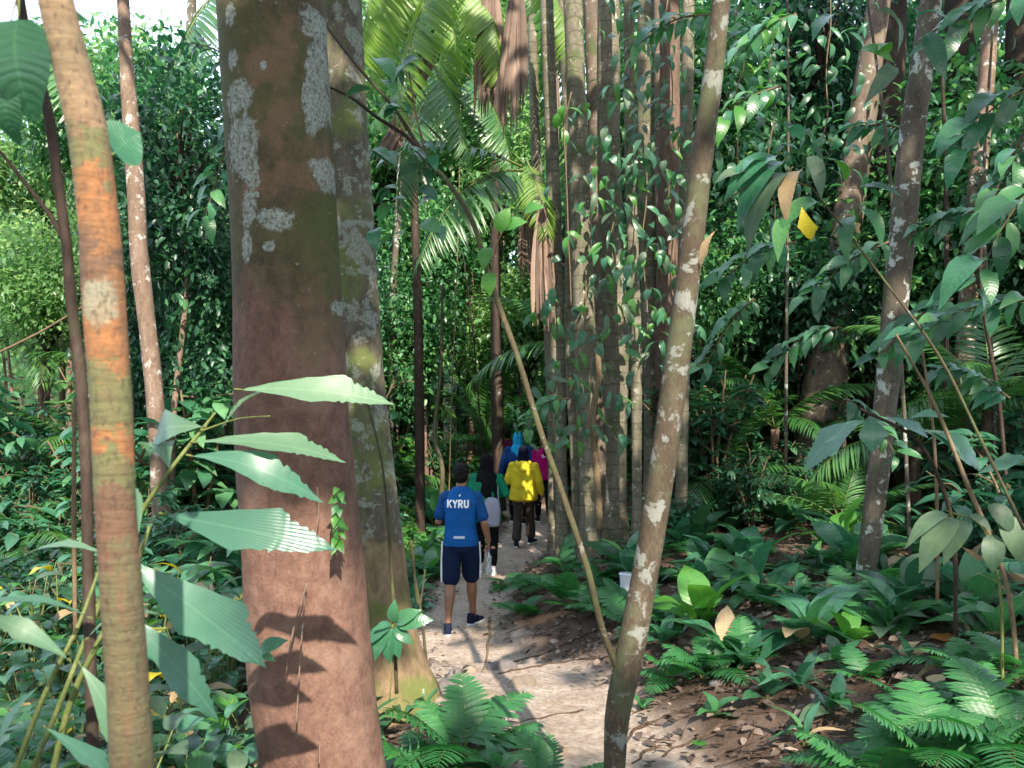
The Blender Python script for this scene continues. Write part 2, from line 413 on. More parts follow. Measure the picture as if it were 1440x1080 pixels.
def main_bark():
    k = NT('bark_main'); co = k.coord(); st = k.coord((1, 1, .5))
    sx = k.n('ShaderNodeSeparateXYZ'); k.l(co, sx.inputs[0]); x, y, z = sx.outputs
    n1 = k.noise(3.0, 8, .66, co); n2 = k.noise(18, 10, .74, k.coord((1, 1, .8)), .3); n3 = k.noise(85, 5, .7, co); n4 = k.noise(1.3, 3, .5, co)
    red = k.ramp(n2, [(.3, (.085, .045, .033)), (.52, (.165, .09, .066)), (.75, (.24, .143, .108))])
    red = k.mix(k.ramp(n1, [(.5, (0,)*3), (.62, (.6,)*3)]), red, (.25, .16, .118))
    olive = k.ramp(n2, [(.3, (.045, .036, .02)), (.52, (.088, .07, .036)), (.75, (.14, .11, .062))])
    olive = k.mix(k.ramp(n4, [(.45, (0,)*3), (.6, (.7,)*3)]), olive, (.08, .095, .028))
    olive = k.mix(k.ramp(n1, [(.55, (0,)*3), (.63, (.65,)*3)]), olive, (.20, .115, .075))
    zz = k.math('ADD', z, k.math('MULTIPLY', k.math('SUBTRACT', n1, .5), 1.5))
    f = k.ramp(k.math('MULTIPLY', k.math('SUBTRACT', zz, 2.2), 1.0), [(.28, (0,)*3), (.52, (1,)*3)])
    c = k.mix(f, red, olive)
    # lichen patches where the photograph has them
    nb = k.math('ADD', k.math('MULTIPLY', k.math('SUBTRACT', k.noise(9, 10, .75, co, .6), .5), 4.4), k.math('MULTIPLY', k.math('SUBTRACT', k.noise(45, 8, .7, co), .5), 2.2))
    tot = None
    for (px, py, rx, ry) in LICHEN:
        p = W(px, py, 3.22); ax = rx * 3.22 / F; az = ry * 3.22 / F
        dx = k.math('DIVIDE', k.math('SUBTRACT', x, p.x), ax); dz = k.math('DIVIDE', k.math('SUBTRACT', z, p.z), az)
        q = k.math('ADD', k.math('MULTIPLY', dx, dx), k.math('MULTIPLY', dz, dz))
        q = k.math('SUBTRACT', 1.0, q)
        tot = q if tot is None else k.math('MAXIMUM', tot, q)
    tot = k.math('ADD', k.math('ADD', tot, .25), nb)
    mask = k.ramp(tot, [(.05, (0,)*3), (.5, (1,)*3)])
    mask = k.math('MULTIPLY', mask, k.ramp(k.noise(60, 8, .75, co), [(.40, (.15,)*3), (.52, (1,)*3)]))
    sm = k.ramp(k.noise(24, 6, .65, co), [(.66, (0,)*3), (.69, (.8,)*3)])
    sm = k.math('MULTIPLY', sm, f)
    mask = k.math('MAXIMUM', mask, k.math('MULTIPLY', sm, .8))
    lc = k.ramp(n3, [(.3, (.20, .225, .19)), (.6, (.36, .39, .35))])
    c = k.mix(mask, c, lc)
    c = k.mix(k.ramp(n3, [(.3, (.35,)*3), (.5, (0,)*3)]), c, (.06, .04, .03))
    k.l(c, k.b.inputs['Base Color']); k.b.inputs['Roughness'].default_value = .82; k.b.inputs['Specular IOR Level'].default_value = .25
    cr = k.n('ShaderNodeTexVoronoi', feature='DISTANCE_TO_EDGE'); cr.inputs['Scale'].default_value = 30; k.l(k.coord((1, 1, 2.2)), cr.inputs['Vector'])
    h = k.math('ADD', k.math('MULTIPLY', n2, .8), k.math('ADD', k.math('MULTIPLY', mask, .16), k.math('MULTIPLY', k.math('MINIMUM', cr.outputs['Distance'], .05), .4)))
    h = k.math('ADD', h, k.math('MULTIPLY', n3, .2))
    k.bump(h, .7, .02)
    return k.m
LICHEN = [(334, 138, 22, 26), (340, 200, 22, 46), (356, 245, 12, 26), (350, 292, 12, 26), (388, 311, 26, 17), (381, 347, 8, 8),
          (346, 350, 8, 26), (436, 20, 20, 26), (438, 75, 14, 46), (437, 130, 14, 42), (432, 168, 7, 18), (447, 232, 15, 24),
          (464, 425, 6, 12), (373, 95, 5, 6), (322, 20, 9, 18), (326, 82, 8, 14), (470, 300, 4, 60), (362, 275, 5, 5)]
main_t, main_o, _, _ = trunk_tree([(381, 0, 147), (392, 180, 146), (402, 350, 146), (412, 600, 158), (428, 800, 166), (438, 950, 172), (456, 1080, 168), (470, 1200, 178)],
    3.42, 'big reddish brown trunk with pale lichen patches left of the trail, nearest thick tree', main_bark(), seg=72, n=300, amp=.012, freq=3, flare=.3)

def second_bark():
    k = NT('bark_second_tree'); co = k.coord(); st = k.coord((1, 1, .45))
    sx = k.n('ShaderNodeSeparateXYZ'); k.l(co, sx.inputs[0]); z = sx.outputs[2]
    n1 = k.noise(4, 8, .66, co); n2 = k.noise(16, 9, .7, st, .4); n3 = k.noise(80, 5, .7, co)
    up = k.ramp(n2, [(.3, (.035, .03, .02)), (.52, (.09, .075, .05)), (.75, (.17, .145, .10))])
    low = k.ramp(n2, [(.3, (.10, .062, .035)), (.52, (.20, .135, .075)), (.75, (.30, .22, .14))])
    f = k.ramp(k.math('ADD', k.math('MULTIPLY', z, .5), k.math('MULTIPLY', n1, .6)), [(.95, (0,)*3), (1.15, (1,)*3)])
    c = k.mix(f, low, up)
    c = k.mix(k.ramp(k.noise(2.4, 7, .65, co), [(.5, (0,)*3), (.62, (.85,)*3)]), c, (.10, .13, .025))
    lm = k.ramp(k.noise(7, 9, .7, co, .3), [(.52, (0,)*3), (.56, (1,)*3)])
    lm = k.math('MULTIPLY', k.math('MULTIPLY', lm, f), k.ramp(n3, [(.38, (.2,)*3), (.58, (.85,)*3)]))
    c = k.mix(lm, c, (.26, .29, .255))
    k.l(c, k.b.inputs['Base Color']); k.b.inputs['Roughness'].default_value = .85
    k.bump(k.math('ADD', n2, k.math('MULTIPLY', n3, .25)), .8, .02)
    return k.m
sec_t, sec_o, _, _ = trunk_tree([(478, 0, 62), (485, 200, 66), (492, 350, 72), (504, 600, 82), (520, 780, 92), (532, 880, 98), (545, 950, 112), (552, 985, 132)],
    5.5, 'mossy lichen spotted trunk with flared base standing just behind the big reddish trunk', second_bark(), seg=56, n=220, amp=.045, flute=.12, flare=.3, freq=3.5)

def sap_bark():
    k = NT('bark_banded'); co = k.coord()
    sx = k.n('ShaderNodeSeparateXYZ'); k.l(co, sx.inputs[0]); x, y, z = sx.outputs
    n1 = k.noise(14, 5, .6, co); n2 = k.noise(40, 6, .65, k.coord((.35, .35, 2.2)))
    zz = k.math('ADD', z, k.math('MULTIPLY', k.math('SUBTRACT', k.noise(22, 7, .7, co), .5), .22))
    tan = (.29, .19, .105); gr = (.145, .15, .058); org = (.33, .14, .048); br = (.15, .08, .045); ol = (.12, .108, .05)
    st = [(1080, ol), (790, ol), (780, br), (700, br), (690, gr), (645, gr), (635, org), (605, org), (595, gr), (512, gr), (505, org), (400, org), (390, br), (340, br), (330, org), (240, org), (232, gr), (182, gr), (172, tan), (90, (.20, .145, .08)), (0, tan)]
    z0 = W(0, 1080, 1).z; z1 = W(0, 0, 1).z
    # ramp holds 32 stops
    c = k.ramp(k.math('DIVIDE', k.math('SUBTRACT', zz, z0), z1 - z0), [(max(0, min(1, (1080 - py) / 1080)), col) for py, col in st])
    c = k.mix(k.ramp(n2, [(.4, (0,)*3), (.62, (.4,)*3)]), c, (.09, .055, .03))
    for (px, py, rx, ry) in ((134, 420, 26, 40),):
        p = W(px, py, .97)
        dx = k.math('DIVIDE', k.math('SUBTRACT', x, p.x), rx / F); dz = k.math('DIVIDE', k.math('SUBTRACT', z, p.z), ry / F)
        q = k.math('ADD', k.math('MULTIPLY', dx, dx), k.math('MULTIPLY', dz, dz)); q = k.math('ADD', k.math('SUBTRACT', 1, q), k.math('SUBTRACT', n1, .5))
        q = k.math('ADD', q, k.math('MULTIPLY', k.math('SUBTRACT', k.noise(34, 8, .75, co), .5), 3.2)); c = k.mix(k.ramp(q, [(.1, (0,)*3), (.5, (.8,)*3)]), c, (.27, .27, .19))
    n5 = k.noise(160, 6, .75, k.coord((1, 1, .5))); n6 = k.noise(26, 8, .7, k.coord((1, 1, .25)))
    c = k.mix(k.ramp(n5, [(.36, (.8,)*3), (.48, (0,)*3)]), c, (.05, .03, .02)); c = k.mix(k.ramp(n6, [(.52, (0,)*3), (.6, (.55,)*3)]), c, (.16, .085, .045))
    k.l(c, k.b.inputs['Base Color']); k.b.inputs['Roughness'].default_value = .7
    k.bump(k.math('ADD', n5, k.math('MULTIPLY', n2, 1.5)), .7, .006)
    return k.m
trunk_tree([(66, -60, 44), (92, 60, 48), (122, 180, 52), (138, 300, 53), (148, 450, 56), (156, 560, 55), (162, 700, 54), (172, 850, 55), (182, 1000, 56), (186, 1080, 57)],
    1.0, 'slender sapling with orange and olive banded bark, close in front at the left', sap_bark(), cat='sapling', seg=28, n=160, amp=.03, freq=12, flare=.2)

# leaning forked tree in front, its left arm a thin bent stem
t_y, _, _, _ = trunk_tree([(1016, -30, 26), (1008, 60, 27), (990, 200, 31), (966, 400, 33), (948, 540, 36), (928, 680, 38), (905, 820, 38), (884, 930, 39), (868, 1010, 34), (864, 1080, 30)],
    3.15, 'slim leaning tree with lichen blotches that forks low beside the trail', M['bark_sap'], seg=32, n=200, amp=.05, freq=7, flare=.15)
a = Acc()
pts = [(878, 960, 3.13, 16), (852, 900, 3.15, 17), (826, 800, 3.2, 16), (793, 700, 3.25, 15), (758, 600, 3.3, 15), (727, 500, 3.35, 14), (702, 430, 3.4, 14), (682, 370, 3.45, 13), (668, 320, 3.5, 13), (640, 270, 3.55, 11), (600, 222, 3.6, 10), (560, 160, 3.65, 8), (500, 90, 3.75, 7), (450, 20, 3.9, 6), (420, -60, 4.0, 5)]
tube(a, [W(p[0], p[1], p[2]) for p in pts], [p[3] * .29 * p[2] / F for p in pts], 12, 120, .08, 9, 5)
world_child(a, 'limb', M['bark_limb'], t_y)
a = Acc(); pts = [(598, 222, 3.6, 8), (575, 195, 3.6, 6), (530, 165, 3.6, 5), (490, 135, 3.62, 4), (462, 122, 3.6, 3)]
tube(a, [W(p[0], p[1], p[2]) for p in pts], [p[3] * .5 * p[2] / F for p in pts], 8, 40)
world_child(a, 'twig', M['bark_dark'], t_y)

# dark crooked sapling behind the banded one
t_l, _, _, _ = trunk_tree([(20, -60, 12), (40, 60, 12), (66, 150, 13), (82, 260, 14), (92, 330, 15), (100, 420, 15), (112, 520, 16), (120, 640, 15), (124, 800, 16)],
    1.75, 'thin dark crooked sapling between the left photo edge and the banded sapling', M['bark_dark'], cat='sapling', seg=12, amp=.06, freq=10)
a = Acc(); pts = [(95, 350, 1.75, 8), (75, 310, 1.75, 7), (45, 270, 1.74, 6), (10, 225, 1.72, 5), (-40, 170, 1.7, 4)]
tube(a, [W(p[0], p[1], p[2]) for p in pts], [p[3] * .5 * p[2] / F for p in pts], 8, 30); world_child(a, 'limb', M['bark_dark'], t_l)

# mid distance trees
trunk_tree([(172, -20, 16), (178, 90, 19), (190, 250, 24), (196, 360, 24), (206, 450, 24), (214, 520, 24)], 9.5,
    'slender pinkish tree mottled with white lichen behind the banded sapling', M['bark_pale'], seg=16, amp=.06)
trunk_tree([(1238, -20, 30), (1216, 140, 36), (1196, 280, 40), (1174, 430, 48), (1158, 560, 58), (1150, 640, 66), (1146, 690, 84)], 13,
    'thick pale mottled trunk with wide base in the undergrowth at the right', M['bark_mid'], seg=32, amp=.06, flute=.35)
trunk_tree([(1262, -20, 26), (1250, 200, 36), (1236, 400, 44), (1224, 560, 54), (1216, 690, 66)], 13.6,
    'dark brown trunk close beside the thick pale mottled trunk', M['bark_dark'], seg=28, amp=.08, flute=.4)
trunk_tree([(1312, -20, 28), (1298, 80, 31), (1284, 180, 34), (1272, 300, 35), (1258, 440, 34), (1248, 540, 32), (1238, 640, 30), (1226, 740, 28), (1214, 850, 28)], 6.6,
    'slender leaning grey lichened tree rising from the broad leaved herbs at the right', M['bark_grey'], seg=24, n=140, amp=.05, flare=.5)
trunk_tree([(1396, -20, 20), (1386, 120, 22), (1374, 260, 24), (1364, 380, 25), (1354, 560, 27)], 11.5,
    'upright pale trunk catching sun near the right photo edge', M['bark_pale'], seg=18, amp=.06)
trunk_tree([(1352, -20, 40), (1344, 200, 44), (1340, 500, 50)], 15, 'dark trunk standing behind the leaning grey lichened tree', M['bark_dark'], seg=18, amp=.08)
trunk_tree([(1438, -20, 40), (1434, 300, 44), (1428, 600, 46)], 14, 'brown trunk cut by the right photo edge', M['bark_dark'], seg=18, amp=.08)
trunk_tree([(697, 300, 13), (697, 420, 15), (699, 540, 18)], 17, 'straight dark trunk above the heads of the walkers', M['bark_dark'], seg=12, amp=.06)
trunk_tree([(584, 330, 11), (588, 450, 13), (590, 600, 14)], 14.5, 'thin brown trunk left of the walkers in the undergrowth', M['bark_dark'], seg=12, amp=.06)
trunk_tree([(560, 300, 9), (552, 420, 10), (548, 600, 11)], 19, 'narrow far trunk right beside the mossy tree', M['bark_grey'], seg=10, amp=.06)
trunk_tree([(1075, 300, 16), (1068, 420, 18), (1064, 560, 22)], 17, 'far brown trunk between the forked tree and the thick pale trunk', M['bark_pale'], seg=12, amp=.06)
trunk_tree([(270, 0, 12), (262, 200, 13), (268, 420, 14)], 20, 'far thin trunk seen just left of the big reddish trunk', M['bark_grey'], seg=10, amp=.06)
trunk_tree([(1150, 0, 14), (1130, 200, 16), (1118, 430, 18)], 18, 'far trunk left of the thick pale mottled trunk', M['bark_dark'], seg=10, amp=.06)

# split dead stump left of the walkers
t = empty('dead_stump', ground_at(597, 716), 'split reddish brown dead stump among the herbs left of the walkers', 'stump')
for (px, top, w_, dd) in ((588, 622, 7, 0), (598, 608, 9, .08), (606, 640, 5, .15)):
    a = Acc(); b_ = t.location; d = b_.y + dd
    p0 = W(px, top, d); p1 = Vector((p0.x + .03, d, H(p0.x, d) - .1)); tube(a, [p1, p1.lerp(p0, .5), p0], [w_ * .6 * d / F, w_ * .5 * d / F, w_ * .25 * d / F], 8, 20, .18, 12, 3)
    world_child(a, 'splinter', M['fibre'], t)

# ------------------------------------------------------------------ the clump of palm stems
stems = [(768, 792, 21, 10.7, 'sunlit brown palm stem at the left side of the stem clump'),
         (805, 830, 31, 10.0, 'thick grey ringed palm stem, second from the left in the clump'),
         (790, 813, 16, 11.6, 'thin palm stem behind the two leftmost stems of the clump'),
         (830, 848, 24, 12.0, 'dark palm stem deep in the middle of the clump'),
         (856, 866, 36, 10.4, 'thickest ringed palm stem in the middle of the clump'),
         (884, 896, 17, 9.6, 'thin grey palm stem in front of the middle of the clump'),
         (908, 916, 26, 11.2, 'palm stem wrapped in climbing leaves right of the clump middle'),
         (942, 936, 32, 11.0, 'brown fibrous palm stem at the right side of the clump'),
         (968, 958, 20, 10.2, 'palm stem mostly hidden behind the leaning forked tree'),
         (748, 778, 15, 12.4, 'far thin palm stem left behind the clump'),
         (925, 928, 14, 12.6, 'shaded thin palm stem behind the fibrous one')]
for i, (xt, xb, w_, d, lab) in enumerate(stems):
    b_ = W(xb, 700, d).x; yb = HY + (CH - H(b_, d)) * F / d
    m_ = M['bark_palm'] if i not in (3, 7, 10) else (M['fibre'] if i == 7 else M['bark_mid'])
    bend = R.uniform(-4, 4)
    trunk_tree([(xt, -20, w_ * .86), ((xt * .65 + xb * .35) + bend, 240, w_ * .93), ((xt * .3 + xb * .7) - bend, 480, w_), (xb, yb - 20, w_ * 1.12)], d, lab, m_, name='palm_tree', cat='palm', seg=18, amp=.05, flare=.5,
               group='palm stems of the central clump', n=90)
a = Acc(); pts = [(838, 480, 9.5, 9), (842, 530, 9.5, 9), (834, 580, 9.4, 10), (838, 650, 9.4, 10), (844, 745, 9.4, 11)]
tube(a, [W(p[0], p[1], p[2]) for p in pts], [p[3] * .5 * p[2] / F for p in pts], 8, 50, .05, 9, 5)
tag(a.obj('liana', M['bark_twig']), 'thin crooked tan liana against the thickest palm stem', 'liana')

# ------------------------------------------------------------------ people
def cloth(name, c, rough=.85, sheen=.3, w=400., bs=.15, var=.12):
    k = NT(name); co = k.coord(); n1 = k.noise(5, 4, .6, co); n2 = k.noise(w, 2, .5, co)
    col = k.mix(k.ramp(n1, [(.3, (0,)*3), (.7, (1,)*3)]), tuple(x * (1 - var) for x in c), tuple(min(1, x * (1 + var)) for x in c))
    k.l(col, k.b.inputs['Base Color']); k.b.inputs['Roughness'].default_value = rough
    k.b.inputs['Sheen Weight'].default_value = 0; k.b.inputs['Specular IOR Level'].default_value = .12; k.bump(k.math('ADD', n2, k.math('MULTIPLY', n1, 3.0)), bs, .004)
    return k.m
def skinmat(name, c):
    k = NT(name); n1 = k.noise(30, 4, .6, k.coord())
    k.l(k.mix(n1, tuple(x * .8 for x in c), tuple(x * 1.15 for x in c)), k.b.inputs['Base Color'])
    k.b.inputs['Roughness'].default_value = .5; k.b.inputs['Subsurface Weight'].default_value = .08; k.b.inputs['Subsurface Radius'].default_value = (.01, .004, .002)
    return k.m
SKIN = skinmat('skin', (.26, .125, .075)); SKIN2 = skinmat('skin_light', (.34, .18, .12))
HAIR = cloth('black_hair', (.007, .006, .006), .6, 0., 250, .6)
WHITE = cloth('white_rubber', (.62, .63, .66), .5, 0)

def p_cap(p0, p1, r0, r1, n=14, rings=5):
    p0, p1 = np.array(p0, float), np.array(p1, float); ax = p1 - p0; L = np.linalg.norm(ax); ax = ax / max(L, 1e-6)
    ref = np.array((1., 0, 0)) if abs(ax[0]) < .8 else np.array((0, 1., 0)); u = norm(np.cross(ax, ref)); v = np.cross(ax, u)
    prof = [(-r0 * math.cos(a), r0 * math.sin(a)) for a in np.linspace(0.25, math.pi / 2, rings)] + [(L + r1 * math.sin(a), r1 * math.cos(a)) for a in np.linspace(0, math.pi / 2 - .25, rings)]
    th = np.arange(n) / n * 2 * math.pi; V = []
    for h, r in prof:
        for t in th: V.append(p0 + ax * h + r * (math.cos(t) * u + math.sin(t) * v))
    Fc = [list(range(n))[::-1]] + [[i*n + j, i*n + (j+1) % n, (i+1)*n + (j+1) % n, (i+1)*n + j] for i in range(len(prof) - 1) for j in range(n)] + [[(len(prof)-1)*n + j for j in range(n)]]
    return V, Fc
def p_ell(c, r, rot=None, n=16):
    V, Fc = p_cap((0, 0, 0), (0, 0, 1e-4), 1, 1, n, 7)
    m = rot or Matrix.Identity(3)
    return [tuple(Vector(c) + m @ Vector((v[0] * r[0], v[1] * r[1], v[2] * r[2]))) for v in V], Fc
def p_loft(rings, n=28, p=2.3):
    "rings: (x, y, z, rx, ry) from bottom to top"
    V = []
    for (x, y, z, rx, ry) in rings:
        for j in range(n):
            t = j / n * 2 * math.pi; c, s = math.cos(t), math.sin(t)
            V.append((x + rx * math.copysign(abs(c) ** (2 / p), c), y + ry * math.copysign(abs(s) ** (2 / p), s), z))
    Fc = [list(range(n))[::-1]] + [[i*n + j, i*n + (j+1) % n, (i+1)*n + (j+1) % n, (i+1)*n + j] for i in range(len(rings) - 1) for j in range(n)] + [[(len(rings)-1)*n + j for j in range(n)]]
    return V, Fc
def fuse(name, prims, mat, parent, voxel=.011, smooth=4, wr=0., wf=11., seed=3, loc=None):
    "one continuous surface out of overlapping volumes"
    V, Fc = [], []
    for v, f in prims:
        o = len(V); V += [tuple(q) for q in v]; Fc += [[i + o for i in ff] for ff in f]
    me = D.meshes.new('tmp'); me.from_pydata(V, [], Fc); me.update()
    o = D.objects.new('tmp', me); COL.objects.link(o)
    m = o.modifiers.new('r', 'REMESH'); m.mode = 'VOXEL'; m.voxel_size = voxel; m.use_smooth_shade = True
    if smooth: s = o.modifiers.new('s', 'SMOOTH'); s.iterations = smooth; s.factor = .5
    dg = bpy.context.evaluated_depsgraph_get(); me2 = D.meshes.new_from_object(o.evaluated_get(dg))
    D.objects.remove(o); me2.name = name
    if wr:
        co = np.empty(len(me2.vertices) * 3, np.float32); me2.vertices.foreach_get('co', co); co = co.reshape(-1, 3)
        nn = np.empty(len(me2.vertices) * 3, np.float32); me2.vertices.foreach_get('normal', nn); nn = nn.reshape(-1, 3)
        warp = sines(co[:, 0], co[:, 1], co[:, 2], wf * .4, seed + 9)
        d = wr * (np.abs(sines(co[:, 0] + warp * .04, co[:, 1] * .6, co[:, 2] * 1.5 + warp * .05, wf, seed)) * 2.2 - .5 + .4 * sines(co[:, 0], co[:, 1], co[:, 2], wf * 2.6, seed + 1))
        co = co + nn * d[:, None]; me2.vertices.foreach_set('co', co.ravel().astype(np.float32))
    me2.polygons.foreach_set('use_smooth', np.ones(len(me2.polygons), bool))
    me2.materials.clear(); me2.materials.append(mat); me2.update()
    return inst(name, me2, parent=parent)

def hand(w, d, side, curl=.5, s=1.):
    "palm, four bent fingers of unequal length and a thumb; w wrist, d pointing direction, side -1 left / +1 right; palm faces the thigh"
    w = Vector(w); d = Vector(d).normalized(); across = Vector((0, 1, 0)); across = (across - d * across.dot(d)).normalized()
    inn = d.cross(across) * (1 if side > 0 else -1)
    if inn.x * side > 0: inn = -inn
    pr = []
    k = w + d * .085 * s
    for o in (-.03, -.01, .012, .03): pr.append(p_cap(w + across * o * .6 * s, k + across * o * s, .014 * s, .0125 * s, 8, 3))
    for o, L in ((.031, .068), (.0105, .077), (-.011, .070), (-.031, .056)):
        a_ = k + across * o * s; b_ = a_ + (d * math.cos(curl * .5) + inn * math.sin(curl * .5)) * L * .5 * s; c_ = b_ + (d * math.cos(curl * 1.7) + inn * math.sin(curl * 1.7)) * L * .5 * s
        pr += [p_cap(a_, b_, .0098 * s, .0088 * s, 8, 3), p_cap(b_, c_, .0088 * s, .0075 * s, 8, 3)]
    t0 = w + d * .028 * s + across * .028 * s; t1 = t0 + (d * .65 + across * .65 + inn * .35).normalized() * .038 * s; t2 = t1 + (d * .9 + across * .15 + inn * .3).normalized() * .03 * s
    pr += [p_cap(t0, t1, .013 * s, .011 * s, 8, 3), p_cap(t1, t2, .0105 * s, .0085 * s, 8, 3)]
    return pr

def shoe(parent, ank, yaw, pitch, col, sole=None):
    s = empty('shoe', ank); s.parent = parent
    s.rotation_euler = (pitch, 0, yaw)
    fuse('upper', [p_loft([(0, -.03, -.075, .040, .055), (0, -.035, -.03, .038, .050), (0, -.035, .015, .037, .044), (0, -.035, .03, .034, .040)], 20),
                   p_ell((0, .06, -.055), (.044, .115, .032)), p_ell((0, .02, -.035), (.038, .09, .036)), p_ell((0, .13, -.058), (.042, .055, .026))], col, s, .007, 3)
    V, Fc = p_loft([(0, 0, -.098, 1, 1), (0, 0, -.092, 1.03, 1.02), (0, 0, -.076, 1.02, 1.01), (0, 0, -.070, .97, .98)], 28)
    def out(v):
        t = math.atan2(v[1], v[0]); L = .145; wd = .043 + .006 * math.sin(t)
        return (v[0] * wd, v[1] * L + .045, v[2] + (.012 * max(0, v[1]) ** 3))
    me = D.meshes.new('sole'); me.from_pydata([out(v) for v in V], [], Fc); me.materials.append(sole or WHITE); me.polygons.foreach_set('use_smooth', np.ones(len(me.polygons), bool)); me.update()
    inst('sole', me, parent=s)
    return s

def person(loc, rz, label, P, sc=1.0):
    t = empty('person', loc, label, 'person', 'walkers on the trail', rz); t.scale = (sc,) * 3
    L, Rr = P['legs']; A = P['arms']; tw = P.get('wide', 1.0); vx = P.get('voxel', .0105)
    B = [p_loft([(0, 0, .80, .14*tw, .10), (0, 0, .90, .168*tw, .118), (0, 0, 1.03, .135*tw, .098), (0, 0, 1.18, .152*tw, .108), (0, 0, 1.31, .178*tw, .108), (0, 0, 1.39, .14*tw, .085), (0, 0, 1.43, .06, .06)])]
    hy = P.get('head', (0, .015)); hx = hy[0]; hy = hy[1]
    B += [p_cap((0, 0, 1.40), (hx, hy, 1.50), .056, .052), p_ell((hx, hy, 1.585), (.076, .095, .105)), p_ell((hx, hy + .03, 1.53), (.058, .065, .065)),
          p_cap((hx, hy + .085, 1.60), (hx, hy + .112, 1.565), .010, .015, 8, 3), p_ell((hx, hy + .088, 1.525), (.024, .014, .010)), p_ell((hx, hy + .08, 1.49), (.024, .02, .018)),
          p_ell((hx - .078, hy, 1.575), (.011, .020, .032)), p_ell((hx + .078, hy, 1.575), (.011, .020, .032)), p_ell((hx, hy + .083, 1.618), (.05, .018, .010))]
    for sd, (sh, el, wr_, hd) in zip((-1, 1), A):
        B += [p_ell(Vector(sh) + Vector((-sd * .012, 0, -.012)), (.05, .052, .05)), p_cap(sh, el, .044, .037), p_cap(el, Vector(el).lerp(Vector(wr_), .3), .039, .040), p_cap(Vector(el).lerp(Vector(wr_), .3), wr_, .040, .026)]
        B += hand(wr_, hd, sd, .6 if sd < 0 else P.get('curl', .7))
    for (hp, kn, an, yaw, pit) in (L, Rr):
        hp, kn, an = map(Vector, (hp, kn, an)); cf = kn.lerp(an, .3) + Vector((0, -.016, 0))
        B += [p_cap(hp, kn, .086, .054), p_cap(kn, cf, .054, .057), p_cap(cf, kn.lerp(an, .7), .056, .037), p_cap(kn.lerp(an, .7), an, .037, .034), p_ell(an + Vector((0, .05, -.05)), (.036, .10, .028))]
    fuse('body', B, P.get('skin', SKIN), t, vx, 3)
    for sd in (-1, 1):
        me = D.meshes.new('eye'); v, f = p_ell((hx + sd * .032, hy + .088, 1.592), (.012, .006, .007), n=8); me.from_pydata([tuple(q) for q in v], [], f); me.materials.append(HAIR); inst('eye', me, parent=t)
    # upper garment
    hem = P['hem']; fl = P.get('loose', .022); sl_ = P['sleeve']
    tor = [p_loft([(0, 0, hem, (.172 + fl)*tw, .125 + fl), (0, 0, hem + .07, (.17 + fl)*tw, .122 + fl), (0, -.005, 1.04, (.155 + fl*.8)*tw, .108 + fl), (0, -.008, 1.18, (.165 + fl*.7)*tw, .112 + fl*.7), (0, -.005, 1.30, (.192+fl*.3)*tw, .116+fl*.4), (0, 0, 1.37, .180*tw, .105), (0, .0, 1.415, .130*tw, .088), (0, .0, 1.445, .082, .072), (0, .005, 1.462, .066, .064)], 36)]
    slv = []
    for sd, (sh, el, wr_, hd) in zip((-1, 1), A):
        sh, el, wr_ = map(Vector, (sh, el, wr_)); r = P.get('slr', .064)
        if sl_ == 'short': slv.append([p_ell(sh + Vector((-sd * .025, 0, .0)), (.078, .074, .068)), p_cap(sh + Vector((-sd * .01, 0, -.01)), sh.lerp(el, .72), r * .98, r)])
        else: slv.append([p_ell(sh, (.068, .07, .066)), p_cap(sh, el, r, r * .82), p_cap(el, el.lerp(wr_, .92), r * .84, r * .62)])
    if P.get('sleevemat'):
        top = fuse('shirt', tor, P['top'], t, .0095, 3, .006, 10)
        for q in slv: fuse('sleeve', q, P['sleevemat'], t, .0095, 2, .004, 12)
    else:
        top = fuse('shirt' if not P.get('hoodie') else 'hoodie', tor + slv[0] + slv[1], P['top'], t, .0105, 3, P.get('wrk', .008), 9)
    if P.get('hoodie'):
        hd_ = fuse('hood', [p_ell((0, -.10, 1.37), (.135, .065, .085)), p_ell((0, -.12, 1.31), (.10, .05, .075)), p_cap((-.11, -.05, 1.42), (-.12, .04, 1.40), .04, .035), p_cap((.11, -.05, 1.42), (.12, .04, 1.40), .04, .035)], P['top'], t, .010, 4, .006, 12)
        fuse('waistband', [p_loft([(0, 0, hem - .045, .165*tw, .118), (0, 0, hem, (.175 + fl)*tw, .13 + fl), (0, 0, hem + .02, (.17 + fl)*tw, .125 + fl)])], P['top'], t, .010, 2, .003, 20)
    # lower garment
    bt = [p_loft([(0, 0, .80, .150*tw, .112), (0, 0, .90, .178*tw, .128), (0, 0, 1.0, .158*tw, .112)])]
    for (hp, kn, an, yaw, pit) in (L, Rr):
        hp, kn, an = map(Vector, (hp, kn, an))
        if P['bottom'] == 'shorts': e = hp.lerp(kn, .86); bt.append(p_cap(hp, e, .100, .088)); bt.append(p_cap(hp.lerp(kn, .3), e, .096, .090))
        else: bt += [p_cap(hp, kn, .098, .074), p_cap(kn, kn.lerp(an, .82), .074, P.get('cuff', .058))]
    fuse('shorts' if P['bottom'] == 'shorts' else 'trousers', bt, P['botmat'], t, .0105, 3, .006, 9, 7)
    for (hp, kn, an, yaw, pit) in (L, Rr): shoe(t, an, yaw, pit, P['shoe'])
    # head cover
    if P.get('hair'):
        h = [p_ell((hx, hy - .012, 1.612), (.086, .098, .095)), p_ell((hx, hy - .05, 1.57), (.076, .055, .075)), p_ell((hx, hy + .03, 1.66), (.07, .07, .045))]
        if P['hair'] == 'pony': h += [p_ell((hx, hy - .10, 1.64), (.035, .04, .035)), p_cap((hx, hy - .12, 1.63), (hx + .01, hy - .15, 1.45), .036, .034), p_cap((hx + .01, hy - .15, 1.45), (hx, hy - .13, 1.27), .034, .012)]
        fuse('hair', h, HAIR, t, .007, 1, .007, 60, 5)
